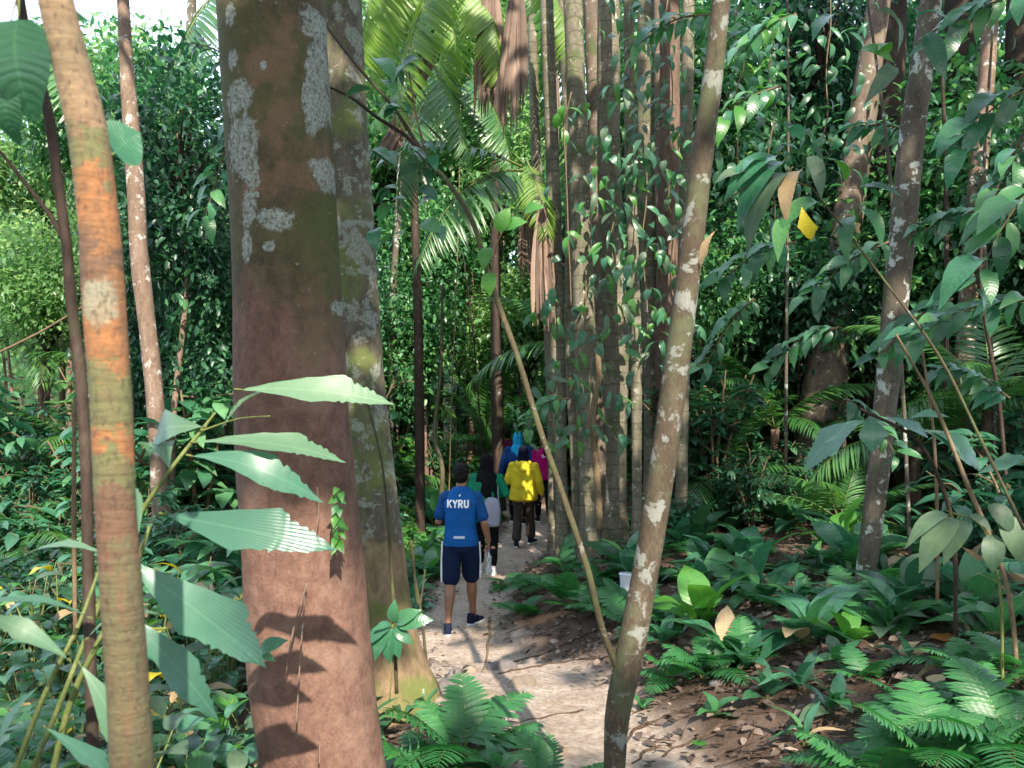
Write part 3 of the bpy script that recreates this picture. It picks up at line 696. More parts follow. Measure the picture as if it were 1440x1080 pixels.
    if P.get('hijab'):
        dn = P.get('hj', 1.22)
        rg = [(0, -.03, dn, .13, .06), (0, -.05, dn + .05, P.get('hjw', .185), .105), (0, -.035, 1.30, P.get('hjw', .185), .12), (0, -.015, 1.39, .16, .115), (hx, hy - .01, 1.46, .098, .105), (hx, hy - .01, 1.53, .094, .108), (hx, hy - .015, 1.61, .094, .112), (hx, hy - .01, 1.66, .078, .095), (hx, hy - .005, 1.70, .045, .06), (hx, hy, 1.712, .02, .03)]
        fuse('hijab', [p_loft(rg, 36, 2.)], P['hijab'], t, .009, 5, .009, 12, 4)
    return t, top

def ga(x, y): return Vector((x, y, H(x, y)))
navy = cloth('navy_cloth', (.006, .013, .042), .9, .05); blue = cloth('blue_sport_shirt', (.004, .075, .27), .6, .15); blk = cloth('black_cloth', (.006, .006, .008), .9, .03)
green = cloth('green_cloth', (.008, .16, .085)); yel = cloth('yellow_fleece', (.60, .47, .03), .9, .1); brown = cloth('brown_cloth', (.045, .034, .032)); mag = cloth('magenta_cloth', (.36, .008, .13), .85, .1)
cyan = cloth('sky_blue_cloth', (.02, .33, .62)); dblue = cloth('dark_blue_cloth', (.012, .05, .20)); navyh = cloth('navy_hijab', (.008, .009, .026), .9, .05); maroon = cloth('maroon_cloth', (.10, .012, .03)); bag_m = cloth('pale_bag_cloth', (.27, .27, .36), .8)
shoe_n = cloth('navy_shoe', (.01, .014, .035), .7); shoe_k = cloth('black_shoe', (.012, .012, .014), .7); shoe_w = cloth('white_shoe', (.55, .55, .56), .7)

def arm(side, dx=.06, dy=-.03, ez=1.10, wx=.09, wy=.02, wz=.86, hd=None):
    s = side; return ((s * .185, 0, 1.36), (s * (.185 + dx), dy, ez), (s * (.185 + wx), wy, wz), hd or (0, .12, -1))
# man in the blue shirt
dshirt = cloth('dark_blue_sleeve', (.004, .05, .18), .6, .1)
m_p = dict(legs=[((-.088, 0, .86), (-.098, -.06, .48), (-.105, -.22, .098), .12, -.0), ((.088, 0, .86), (.092, .14, .49), (.10, .20, .098), -.5, .0)],
           arms=[((-.170, 0, 1.35), (-.235, .02, 1.10), (-.18, .22, 1.16), (.2, 1, .1)), ((.170, 0, 1.35), (.242, -.04, 1.09), (.275, .06, .90), (.02, .2, -1))],
           hem=.86, loose=.02, wide=.93, sleeve='short', slr=.066, sleevemat=dshirt, top=blue, bottom='shorts', botmat=navy, shoe=shoe_n, hair='short', skin=SKIN, voxel=.008, curl=1.1)
man, shirt = person(ga(-.52, 8.2), -.06, 'man in blue sport shirt lettered KYRU and navy shorts, nearest walker on the trail', m_p)
bpy.context.view_layer.update()
def on_back(name, mesh_V, mesh_F, mat, owner, shirt_o, out=.003):
    "lays flat print on the back of a garment"
    bv = BVHTree.FromPolygons([v.co for v in shirt_o.data.vertices], [p.vertices for p in shirt_o.data.polygons])
    V = []
    for x, z in mesh_V:
        h = bv.ray_cast(Vector((x, -1, z)), Vector((0, 1, 0)))[0]
        V.append((x, (h.y if h is not None else -.12) - out, z))
    me = D.meshes.new(name); me.from_pydata(V, [], mesh_F); me.materials.append(mat); me.update()
    return inst(name, me, parent=owner)
def strokes(lines, th):
    V, Fc = [], []
    for (x0, z0, x1, z1) in lines:
        p, q = Vector((x0, z0)), Vector((x1, z1)); d = (q - p); L = d.length; d.normalize(); nrm = Vector((-d.y, d.x)) * th / 2; p = p - d * th * .35; q = q + d * th * .35; n = max(2, int(L / .008))
        for i in range(n + 1):
            c = p.lerp(q, i / n); V += [tuple(c - nrm), tuple(c + nrm)]
            if i: b = len(V) - 4; Fc.append((b, b + 2, b + 3, b + 1))
    return V, Fc
white_print = cloth('white_print', (.75, .77, .8), .6, 0)
LT = {'K': [(0, 0, 0, 1), (.06, .45, .62, 1), (.2, .55, .66, 0)], 'Y': [(0, 1, .33, .5), (.66, 1, .33, .5), (.33, .5, .33, 0)],
      'R': [(0, 0, 0, 1), (0, 1, .42, 1), (.42, 1, .58, .86), (.58, .86, .58, .64), (.58, .64, .42, .5), (.42, .5, 0, .5), (.28, .48, .62, 0)],
      'U': [(0, 1, 0, .28), (0, .28, .16, .02), (.16, .02, .46, .02), (.46, .02, .62, .28), (.62, .28, .62, 1)]}
hgt = .068; x0 = -.122
for ch in 'KYRU':
    ln = [(x0 + a * hgt * .82, 1.262 + b * hgt, x0 + c * hgt * .82, 1.262 + d * hgt) for a, b, c, d in LT[ch]]
    V, Fc = strokes(ln, .0165); on_back('letter', V, Fc, white_print, man, shirt); x0 += hgt * .82 * (.66 if ch != 'K' else .66) + .021
V, Fc = strokes([(-.006, 1.375, .006, 1.39), (.006, 1.39, -.002, 1.368)], .007); on_back('print', V, Fc, white_print, man, shirt)
V, Fc = strokes([(-.048, .962, .045, .962)], .026); on_back('print', V, Fc, cloth('grey_reflective', (.42, .47, .55), .4, 0), man, shirt)
for sd in (-1, 1):
    a = Acc(); kn = Vector((-.098, -.06, .48)) if sd < 0 else Vector((.092, .14, .49)); hp = Vector((sd * .088, 0, .86)); lo = hp.lerp(kn, .86)
    P_ = [Vector((sd * .19, -.01, .90)), hp.lerp(kn, .3) + Vector((sd * .104, -.012, 0)), lo + Vector((sd * .094, -.02, -.04))]
    tube(a, P_, [.009, .009, .009], 6, 16); a.obj('stripe', white_print, man)
# clear water bottle hanging from his right hand
kb = NT('clear_plastic'); kb.b.inputs['Base Color'].default_value = (.8, .86, .92, 1); kb.b.inputs['Roughness'].default_value = .12; kb.b.inputs['Transmission Weight'].default_value = .75; kb.b.inputs['IOR'].default_value = 1.3
bot = empty('water_bottle', Vector(man.location) + Vector((.278, .06, .56)), 'clear plastic water bottle held in the right hand of the man in blue', 'bottle')
a = Acc(); tube(a, [(0, 0, 0), (0, 0, .004), (0, 0, .06), (0, 0, .12), (0, 0, .17), (0, 0, .205), (0, 0, .23)], [.028, .033, .033, .031, .033, .016, .013], 18, 30); a.obj('bottle_body', kb.m, bot)
a = Acc(); tube(a, [(0, 0, .228), (0, 0, .232), (0, 0, .250)], [.016, .016, .015], 14, 6); a.obj('cap', cloth('blue_cap', (.05, .15, .5), .4, 0), bot)

# woman in black hijab and green top with a pale backpack
wk = dict(legs=[((-.085, 0, .86), (-.088, .12, .50), (-.09, .10, .098), .1, 0), ((.085, 0, .86), (.09, -.03, .48), (.09, -.16, .098), -.1, 0)],
          arms=[arm(-1, .06, -.04, 1.10, .05, .12, .98, (0, 1, -.3)), ((.18, 0, 1.36), (.275, -.04, 1.13), (.22, .15, 1.10), (-.2, 1, 0))], hem=.74, loose=.045, sleeve='long', slr=.07, top=green, bottom='trousers', botmat=blk, shoe=shoe_w, hijab=blk, hj=1.02, hjw=.175, skin=SKIN2, wrk=.01)
w2, _ = person(ga(-.35, 11.1), .05, 'woman in long black hijab and green top carrying a pale drawstring backpack', wk, .965)
bp = empty('backpack', w2.location + Vector((.075, -.17, .66)), 'small pale lilac backpack on the back of the woman in green', 'backpack')
fuse('bag_body', [p_loft([(0, 0, 0, .085, .04), (0, -.012, .03, .112, .058), (0, -.012, .2, .115, .058), (0, 0, .31, .105, .045), (0, .01, .38, .07, .03), (0, .01, .40, .04, .025)], 24, 3)], bag_m, bp, .009, 3, .006, 14)
for sx_ in (-1, 1):
    a = Acc(); tube(a, [(sx_ * .08, .02, .02), (sx_ * .115, .0, .2), (sx_ * .09, .02, .38), (sx_ * .08, .10, .56), (sx_ * .08, .2, .58)], [.006] * 5, 6, 24); a.obj('strap', bag_m, bp)
# yellow hoodie
wk = dict(legs=[((-.09, 0, .86), (-.095, -.05, .48), (-.10, -.20, .098), .1, 0), ((.09, 0, .86), (.10, .16, .50), (.11, .22, .098), -.45, 0)],
          arms=[((-.185, 0, 1.35), (-.27, -.03, 1.10), (-.2, .16, 1.12), (.2, 1, 0)), ((.185, 0, 1.35), (.275, -.03, 1.10), (.31, .04, .88), (0, .1, -1))], hem=.80, loose=.065, wide=1.06, sleeve='long', slr=.082, top=yel, hoodie=True, bottom='trousers', botmat=brown, cuff=.082, shoe=shoe_n, hijab=navyh, hj=1.36, hjw=.14, skin=SKIN2, wrk=.011)
w3, _ = person(ga(.19, 13.3), -.12, 'woman in yellow hoodie with dark navy hijab and brown trousers', wk, .97)
wk = dict(legs=[((-.09, 0, .86), (-.095, .1, .48), (-.10, .15, .098), .1, 0), ((.09, 0, .86), (.09, -.04, .48), (.09, -.18, .098), -.3, 0)],
          arms=[arm(-1, .05, -.02), arm(1, .05, -.04, 1.10, .06, .10, .92)], hem=.84, loose=.03, sleeve='long', slr=.066, top=mag, bottom='trousers', botmat=blk, shoe=shoe_k, hair='pony', skin=SKIN2)
w4, sh4 = person(ga(.62, 15.6), .1, 'person in magenta top with black ponytail, ahead of the yellow hoodie at the right', wk, 1.0)
V, Fc = strokes([(-.07, 1.31, -.03, 1.33), (-.03, 1.33, -.05, 1.28), (-.05, 1.28, .02, 1.30)], .012); on_back('print', V, Fc, white_print, w4, sh4)
wk = dict(legs=[((-.09, 0, .86), (-.095, .1, .48), (-.10, .15, .098), .1, 0), ((.09, 0, .86), (.09, -.04, .48), (.09, -.18, .098), -.1, 0)],
          arms=[((-.185, 0, 1.35), (-.29, -.03, 1.10), (-.32, .06, .88), (0, .1, -1)), arm(1)], hem=.74, loose=.05, wide=1.08, sleeve='long', slr=.085, top=dblue, bottom='trousers', botmat=blk, shoe=shoe_k, hijab=cyan, hj=1.20, hjw=.15, skin=SKIN2, wrk=.011)
w5, _ = person(ga(.12, 15.6), .05, 'woman in sky blue hijab and dark blue loose top ahead of the yellow hoodie', wk, 1.04)
wk = dict(legs=wk['legs'], arms=[arm(-1), arm(1)], hem=.82, loose=.03, sleeve='long', top=maroon, bottom='trousers', botmat=blk, shoe=shoe_k, hair='short', skin=SKIN)
w6, _ = person(ga(-.10, 17.4), .1, 'black haired person in dark red top, farthest walker left of the sky blue hijab', wk, 1.0)

# ------------------------------------------------------------------ plant pieces
def frond(acc, L, n, lf, tm, arc=.5, fwd=.6, droop=.25, rad=.01, t0=.12, wsc=1., lift=.0, side=0., tone=.5, m=0, ms=1, jit=.1, rr=None):
    "feather frond along +Y from the origin; lf(t) gives leaflet length"
    rr = rr or R
    C = []
    for i in range(13):
        t = i / 12; C.append((side * t * t * L, L * t * (1 - .22 * arc * t * t), L * (lift * t - arc * t * t * .75)))
    C = np.array(C)
    tube(acc, C, [rad * (1 - .85 * i / 12) for i in range(13)], 5, 16, tone=.8, m=ms)
    cs = spline(C, 60); tg = norm(np.gradient(cs, axis=0))
    pos, dr, up, sc, tn = [], [], [], [], []
    for i in range(n):
        t = t0 + (1 - t0) * (i + .3) / n; k = min(59, int(t * 60)); f = t * 60 - k; p = cs[k] * (1 - f) + cs[k + 1] * f; T = tg[k]
        s = np.array((1., 0, 0)); s = s - T * np.dot(s, T); s /= np.linalg.norm(s); N = np.cross(s, T)
        for sg in (-1, 1):
            fw = fwd + .55 * t * t + rr.uniform(-jit, jit)
            d = sg * s * math.cos(fw) + T * math.sin(fw) + N * (.12 - droop * rr.uniform(.6, 1.2)) + np.array((0, 0, -droop * .5))
            pos.append(p + (T * rr.uniform(-.3, .3) * L / n)); dr.append(d); up.append(N + .3*sg*s); sc.append(lf(t) * rr.uniform(.9, 1.06)); tn.append(min(1, max(0, tone + rr.uniform(-.12, .12))))
    scatter(acc, tm, np.array(pos), np.array(dr), np.array(up), np.array(sc), np.array(tn), wsc, m)

def palm_lf(L): return lambda t: L * (.35 + .65 * math.sin(min(1, t * 1.15) * math.pi * .8 + .35)) if t < .95 else L * .35
MESH = {}
def fr_mesh(key, mats, **kw):
    if key not in MESH:
        a = Acc(); frond(a, **kw); MESH[key] = a.mesh(key[0], mats)
    return MESH[key]

def palm(loc, n, L, label, tone='palm', group=None, trunk=0, name='palm', pitch=(20, 75), lean=0, lw=1.0, skip=None):
    t = empty(name, loc, label, 'palm', group, rz=R.uniform(0, 6.28))
    if trunk:
        a = Acc(); tube(a, [(0, 0, -.2), (0.02, .02, trunk * .5), (0, 0, trunk)], [.09, .08, .07], 10, 20, .08, 6, 2); a.obj('trunk', M['fibre'], t)
    for i in range(n):
        v = R.randrange(4)
        me = fr_mesh(('frond', tone, round(L, 1), v), [M[tone], M['stem']], L=L, n=34, lf=palm_lf(L * .27), tm=L_STRAP, arc=.35 + .18 * v, fwd=.55, droop=.18 + .06 * v, rad=.011 * L / 2, side=.08 * (v - 1.5), lift=.2, wsc=lw)
        az = i * 2.4 + R.uniform(-.3, .3); pt = math.radians(R.uniform(*pitch))
        inst('frond', me, (0, 0, trunk), (Matrix.Rotation(az, 3, 'Z') @ Matrix.Rotation(pt, 3, 'X')), R.uniform(.8, 1.1), t)
    return t

def fern(loc, n, L, label, group=None, mat='fern', pitch=(15, 55), name='fern'):
    t = empty(name, loc, label, 'fern', group, rz=R.uniform(0, 6.28))
    for i in range(n):
        v = R.randrange(5)
        me = fr_mesh(('frond', mat, 'f', v), [M[mat], M['stem']], L=.5, n=21, lf=lambda q: .135 * (math.sin(min(1, .12 + q * .95) * math.pi) ** .7 + .06), tm=L_FERN, arc=.35 + .16 * v, fwd=.22, droop=.12, rad=.0035, side=.1 * (v - 2), lift=.15, t0=.18, jit=.07, wsc=.72)
        s = L / .5 * R.uniform(.75, 1.15)
        inst('frond', me, (R.uniform(-.03, .03), R.uniform(-.03, .03), 0), (Matrix.Rotation(i * 2.4 + R.uniform(-.4, .4), 3, 'Z') @ Matrix.Rotation(math.radians(R.uniform(*pitch)), 3, 'X')), s, t)
    return t

def blade_mesh(kind, mat, v):
    "leaf object: petiole from the origin, then a blade"
    key = ('leaf', kind, mat, v)
    if key in MESH: return MESH[key]
    r = random.Random(hash(kind) % 1000 + v) if False else random.Random(len(kind) * 17 + v * 5)
    a = Acc()
    if kind == 'strap':   pet, L, tm = .10, 1.0, leaf_t([0, .08, .2, .36, .52, .68, .82, .93, 1], [0, .045, .08, .10, .105, .09, .065, .03, 0], arc=.7 + .25 * v, fold=.18, ripple=.006, curl=.08 * (v - 1))
    elif kind == 'broad': pet, L, tm = .35, 1.0, leaf_t([0, .06, .18, .34, .5, .66, .8, .92, 1], [0, .13, .22, .27, .27, .22, .15, .07, 0], arc=.55 + .2 * v, fold=.1, ripple=.012, curl=.06 * (v - 1))
    elif kind == 'oval':  pet, L, tm = .12, 1.0, leaf_t([0, .06, .18, .34, .5, .66, .8, .92, 1], [0, .08, .16, .2, .205, .175, .12, .05, 0], arc=.5 + .2 * v, fold=.12, ripple=.008, curl=.06 * (v - 1))
    elif kind == 'fish':  # jagged ended leaflet
        ts = [0, .06, .13, .2, .28, .36, .44, .52, .6, .66] + [.66 + .34 * (j + 1) / 16 for j in range(16)]
        def env(t, pk): return .17 * (t / pk) ** 1.05 if t < pk else .17 * max(0, (1 - t) / (1 - pk)) ** .8
        wl = [env(t, .66) * (1 if t <= .62 else r.uniform(.72, 1.12)) for t in ts]; wr = [env(t, .55) * (1 if t <= .55 else r.uniform(.72, 1.12)) for t in ts]
        wl[0] = wr[0] = wl[-1] = wr[-1] = 0
        if v % 2: wl, wr = wr, wl
        pet, L, tm = .05, 1.0, leaf_t(ts, wl, wr, arc=.35 + .18 * v, fold=.10, ripple=.004, curl=.09 * (v - 1), realu=True)
    if pet: tube(a, [(0, 0, 0), (0, pet * .5, pet * .04), (0, pet, 0)], [.012, .010, .008], 5, 6, tone=.7, m=1)
    V, T, Q, UV = tm
    V = V.copy(); V[:, 1] += pet
    a.add(V, T, Q, np.column_stack([UV, np.full(len(V), .5)]))
    MESH[key] = a.mesh('leaf', [M[mat], M['stem']])
    return MESH[key]

def leaf_rot(d, up=(0, 0, 1), roll=0.):
    y = Vector(d).normalized(); x = y.cross(Vector(up));
    if x.length < .05: x = Vector((1, 0, 0))
    x.normalize(); z = x.cross(y)
    return Matrix((x, y, z)).transposed() @ Matrix.Rotation(roll, 3, 'Y')

def rosette(loc, kind, n, L, label, cat='plant', name='herb', mat='leafglossy', group=None, pitch=(15, 70), wide=1., mats=None):
    t = empty(name, loc, label, cat, group, rz=R.uniform(0, 6.28))
    for i in range(n):
        f = i / max(1, n - 1)
        pt = math.radians(pitch[0] + (pitch[1] - pitch[0]) * f + R.uniform(-8, 8))
        m_ = R.choice(mats) if mats else mat
        inst('leaf', blade_mesh(kind, m_, R.randrange(3)), (R.uniform(-.02, .02), R.uniform(-.02, .02), 0),
             Matrix.Rotation(i * 2.4 + R.uniform(-.3, .3), 3, 'Z') @ Matrix.Rotation(pt, 3, 'X') @ Matrix.Rotation(R.uniform(-.3, .3), 3, 'Y'), tuple(L * R.uniform(.7, 1.1) * q for q in (wide, 1, 1)), t)
    return t

def stemmed(loc, h, nst, nl, kind, L, label, cat='plant', name='shrub', mat='leaf', group=None, spread=.35, wide=1., down=-.1, mats=None, start=.3):
    "upright stems with separate leaves"
    t = empty(name, loc, label, cat, group)
    for s in range(nst):
        az = R.uniform(0, 6.28); sp = spread * h * R.uniform(.3, 1); hh = h * R.uniform(.7, 1.05)
        P = [(0, 0, -.05), (math.cos(az) * sp * .25, math.sin(az) * sp * .25, hh * .5), (math.cos(az) * sp, math.sin(az) * sp, hh)]
        a = Acc(); tube(a, P, [.009 * h + .002, .007 * h + .002, .003], 6, 10, tone=.6); a.obj('stem', M['stem'], t)
        cs = spline(P, 30)
        for i in range(nl):
            f = start + (1 - start) * i / max(1, nl - 1); p = cs[min(30, int(f * 30))]
            d = az + i * 2.4 + R.uniform(-.4, .4)
            dv = (math.cos(d), math.sin(d), R.uniform(down, down + .5) + .5 * f)
            m_ = R.choice(mats) if mats else mat
            inst('leaf', blade_mesh(kind, m_, R.randrange(3)), tuple(p), leaf_rot(dv, roll=R.uniform(-.35, .35)), tuple(L * R.uniform(.7, 1.1) * q for q in (wide, 1, 1)), t)
    return t

# ---- shrubs and crowns whose leaves are too many to pick apart
def leaf_cloud(rs, n_cl, per, rad, lsize, tm, flat=.0, droop=.35, center=(0, 0, 0), shell=.55):
    "clusters of leaves filling an uneven volume; returns Acc"
    a = Acc(); r_ = np.random.default_rng(rs)
    c = norm(r_.normal(size=(n_cl, 3))); rr_ = r_.uniform(shell, 1, (n_cl, 1)) ** .7
    bump_ = 1 + .35 * sines(c[:, 0] * 2, c[:, 1] * 2, c[:, 2] * 2, 1.4, rs)[:, None]
    c = c * rr_ * bump_ * np.array(rad) + np.array(center)
    C = np.repeat(c, per, 0); n = len(C)
    out = norm(C - np.array(center) + r_.normal(size=(n, 3)) * .2)
    off = r_.normal(size=(n, 3)) * lsize * 1.1
    d = norm(out * .5 + r_.normal(size=(n, 3)) * .75 + np.array((0, 0, -droop)))
    up = np.array((0, 0, 1.)) + r_.normal(size=(n, 3)) * .35
    tone = np.clip(np.repeat(r_.normal(.45, .16, n_cl), per) + r_.normal(0, .10, n), 0, 1)
    scatter(a, tm, C + off, d, up, lsize * r_.uniform(.65, 1.2, n), tone)
    return a, c

def shrub_mesh(v, kind):
    key = ('foliage', kind, v)
    if key in MESH: return MESH[key]
    r_ = np.random.default_rng(100 + v); fol = Acc(); stm = Acc()
    nst = {'fine': 9, 'mid': 7, 'big': 6}[kind]; ls = {'fine': .11, 'mid': .17, 'big': .27}[kind]; nl = {'fine': 46, 'mid': 28, 'big': 15}[kind]
    tm = {'fine': L_SMALL, 'mid': L_MED, 'big': L_MED}[kind]
    pos, dr, up, tn = [], [], [], []
    for s in range(nst):
        az = s * 2.4 + r_.uniform(-.4, .4); sp = r_.uniform(.1, .62); hh = r_.uniform(.65, 1.05)
        P = [(0, 0, -.1), (math.cos(az) * sp * .35, math.sin(az) * sp * .35, hh * .5), (math.cos(az) * sp, math.sin(az) * sp, hh * .93)]
        tube(stm, P, [.014, .010, .004], 5, 8, tone=.5)
        cs = spline(P, 40)
        subs = [(cs, 0)]
        for b in range(5):
            k = int(r_.uniform(12, 38)); a2 = r_.uniform(0, 6.28); l2 = r_.uniform(.15, .34)
            q = cs[k] + np.array((math.cos(a2) * l2, math.sin(a2) * l2, r_.uniform(-.02, .2)))
            mid = (cs[k] + q) / 2 + np.array((0, 0, .04)); subs.append((spline([cs[k], mid, q], 20), 1)); tube(stm, [cs[k], mid, q], [.006, .005, .002], 4, 5)
        t0 = r_.normal(.45, .12)
        for i in range(nl):
            c_, lv = subs[r_.integers(0, len(subs))]; k = int(len(c_) * (r_.uniform(.35, 1) if not lv else r_.uniform(.1, 1))) - 1
            p = c_[max(0, k)]; a3 = r_.uniform(0, 6.28); e = r_.uniform(-.5, .35)
            for rep in range(2):
                pos.append(p + r_.normal(0, .012, 3)); aa = a3 + rep * 3.1 + r_.uniform(-.5, .5); dr.append((math.cos(aa), math.sin(aa), e)); up.append((r_.normal(0, .2), r_.normal(0, .2), 1)); tn.append(t0 + r_.normal(0, .12))
    n = len(pos)
    scatter(fol, tm, np.array(pos), np.array(dr), np.array(up), ls * r_.uniform(.6, 1.15, n), np.clip(tn, 0, 1))
    MESH[key] = (fol.mesh('foliage', M['leaf']), stm.mesh('stem', M['bark_twig']))
    RAW[MESH[key][0].name] = (np.concatenate(fol.V), np.concatenate(fol.T), np.concatenate(fol.Q), np.concatenate(fol.A))
    return MESH[key]
def recolor(mesh, mat):
    key = ('rc', mesh.name, mat)
    if key not in MESH:
        m2 = mesh.copy(); m2.materials[0] = M[mat]; MESH[key] = m2
    return MESH[key]
MARKS = [(-80, 'at the left photo edge'), (60, 'behind the banded sapling'), (150, 'just right of the banded sapling'), (205, 'by the slender pinkish tree'), (290, 'left of the big trunk'), (400, 'behind the big trunk'), (500, 'behind the mossy trunk'),
         (570, 'right of the mossy trunk'), (650, 'behind the man in blue'), (735, 'over the yellow hoodie'), (800, 'at the left stems of the clump'), (870, 'behind the middle of the clump'), (945, 'by the fibrous palm stem'), (1010, 'right of the leaning tree'), (1085, 'left of the thick pale trunk'),
         (1160, 'by the thick pale trunk'), (1235, 'by the slender grey tree'), (1310, 'right of the slender grey tree'), (1375, 'by the slim sunlit trunk'), (1450, 'at the right photo edge')]
SEEN = {}
def where(x, y): 
    px = 720 + x * F / y
    return min(MARKS, key=lambda m: abs(m[0] - px))[1]
def own(base, x, y, row=None):
    row = row or ('front' if y < 6 else 'near' if y < 9 else 'middle' if y < 13 else 'far' if y < 19 else 'farthest')
    return f'{base} {where(x, y)}, {row} row'
SHRUB_ID = {}
def bush(loc, h, kind, mat, label, group, w=1.):
    f, s = shrub_mesh(R.randrange(5), kind)
    BUSHES.append((Vector(loc), R.uniform(0, 6.28), (h * w, h * w, h), f, s, mat, label, group))
BUSHES = []
def plant_bushes():
    BUSHES.sort(key=lambda b: b[0].y); far = Acc(); ML = ['leaf', 'leafdark', 'leafglossy', 'leafsun', 'leafbright', 'leaffar']
    for i, (loc, rz, sc, f, s, mat, label, group) in enumerate(BUSHES):
        if i < 296:
            t = empty('shrub', loc, label, 'shrub', group, rz=rz)
            tag(inst('foliage', recolor(f, mat), sc=sc, parent=t), kind='stuff'); inst('stem', s, sc=sc, parent=t)
        else:
            V, T, Q, A = RAW[f.name]; c, s_ = math.cos(rz), math.sin(rz); V = V * np.array(sc)
            V = np.stack([V[:, 0] * c - V[:, 1] * s_, V[:, 0] * s_ + V[:, 1] * c, V[:, 2]], -1) + np.array(loc)
            far.add(V, T, Q, A, ML.index(mat))
    tag(far.obj('far_shrubs', [M[m] for m in ML]), 'mass of shrubs at the back of the undergrowth', 'undergrowth', kind='stuff')
RAW = {}

KEEP = [(1150, 40, 1240, 640, 12.9), (600, 590, 800, 960, 18.0), (560, 800, 720, 980, 9), (640, 900, 1000, 1080, 9), (740, 0, 985, 760, 10.0), (900, 690, 1300, 1080, 9.5)]
def ok_view(x, y, z0, h, r, keep=KEEP):
    if y < .8: return False
    a0, b0 = 720 + (x - r) * F / y, 720 + (x + r) * F / y
    t, b = HY - (z0 + h - CH) * F / y, HY - (z0 - CH) * F / y
    for (x0, y0, x1, y1, dm) in keep:
        if y < dm and b0 > x0 and a0 < x1 and b > y0 and t < y1: return False
    return True

# far to near, each zone with its own look
def zone(n, xr, yr, hr, kinds, mats, label, group, wr=(.7, 1.1), keep=KEEP, mind=.55, lf=None):
    placed = []
    tries = 0
    while len(placed) < n and tries < n * 30:
        tries += 1
        y = R.uniform(*yr); x = R.uniform(*xr) if not callable(xr) else xr(y)
        h = R.uniform(*hr); w = R.uniform(*wr)
        z = H(x, y)
        if abs(x - path_cx(y)) < path_hw(y) + .25 * h * w + .1: continue
        if not ok_view(x, y, z, h * .95, h * w * .6, keep): continue
        if any((x - a) ** 2 + (y - b) ** 2 < (mind * (h + c) * .5) ** 2 for a, b, c in placed): continue
        placed.append((x, y, h))
        kd = R.choice(kinds); mt = R.choice(mats)
        nm = {'fine': 'fine-leaved', 'mid': 'glossy-leaved', 'big': 'large-leaved'}[kd]; cm = {'leafdark': 'dark', 'leafglossy': 'bluish', 'leaf': 'green', 'leafbright': 'bright', 'leafsun': 'yellowish'}[mt]
        sz = 'knee-high' if h < .6 else 'waist-high' if h < 1.2 else 'head-high' if h < 2 else 'tall'
        bush((x, y, z), h, kd, mt, own(f'{sz} {cm} {nm} shrub', x, y), group, w)
    return placed
def fan(a, b):   # x range given as photo columns
    return lambda y: R.uniform((a - 720) * y / F, (b - 720) * y / F)
zone(70, fan(-60, 330), (7, 14), (.7, 1.7), ['mid', 'fine', 'big'], ['leafglossy', 'leaf', 'leafdark'], 'glossy leaved shrub in the thick undergrowth left of the big trunk', 'undergrowth shrubs left of the big trunk')
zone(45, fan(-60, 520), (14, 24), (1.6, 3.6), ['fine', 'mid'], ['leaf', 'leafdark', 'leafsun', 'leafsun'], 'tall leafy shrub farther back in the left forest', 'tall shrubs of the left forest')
zone(34, fan(520, 640), (9.5, 17), (.35, .9), ['mid', 'big'], ['leafglossy', 'leaf', 'leafbright'], 'low leafy shrub at the left border of the trail', 'low shrubs bordering the trail', mind=.4)
zone(55, fan(480, 800), (19, 28), (1.6, 4.2), ['fine', 'mid'], ['leaf', 'leafglossy', 'leafdark', 'leafbright'], 'tall leafy shrub beyond the walkers', 'tall shrubs beyond the walkers', mind=.42)
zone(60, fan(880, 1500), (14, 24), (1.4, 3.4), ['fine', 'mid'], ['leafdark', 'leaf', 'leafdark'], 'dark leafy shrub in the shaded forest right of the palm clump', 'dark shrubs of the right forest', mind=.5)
zone(34, fan(940, 1150), (10, 15), (.6, 1.3), ['fine', 'mid'], ['leafdark', 'leafglossy'], 'low dark shrub on the slope right of the palm clump', 'low shrubs on the right slope')
zone(46, fan(980, 1480), (10.5, 16), (1.8, 3.6), ['fine', 'mid', 'fine'], ['leafdark', 'leaf', 'leafglossy'], '', 'head high shrubs of the right forest', mind=.42)
zone(26, fan(-60, 330), (10, 15), (1.6, 3.2), ['fine', 'mid'], ['leaf', 'leafglossy'], '', 'head high shrubs of the left forest', mind=.42)
zone(18, fan(1290, 1480), (6.5, 13), (.8, 2.0), ['mid', 'big'], ['leafdark', 'leafglossy'], 'leafy shrub in the shade near the right photo edge', 'shrubs near the right photo edge')

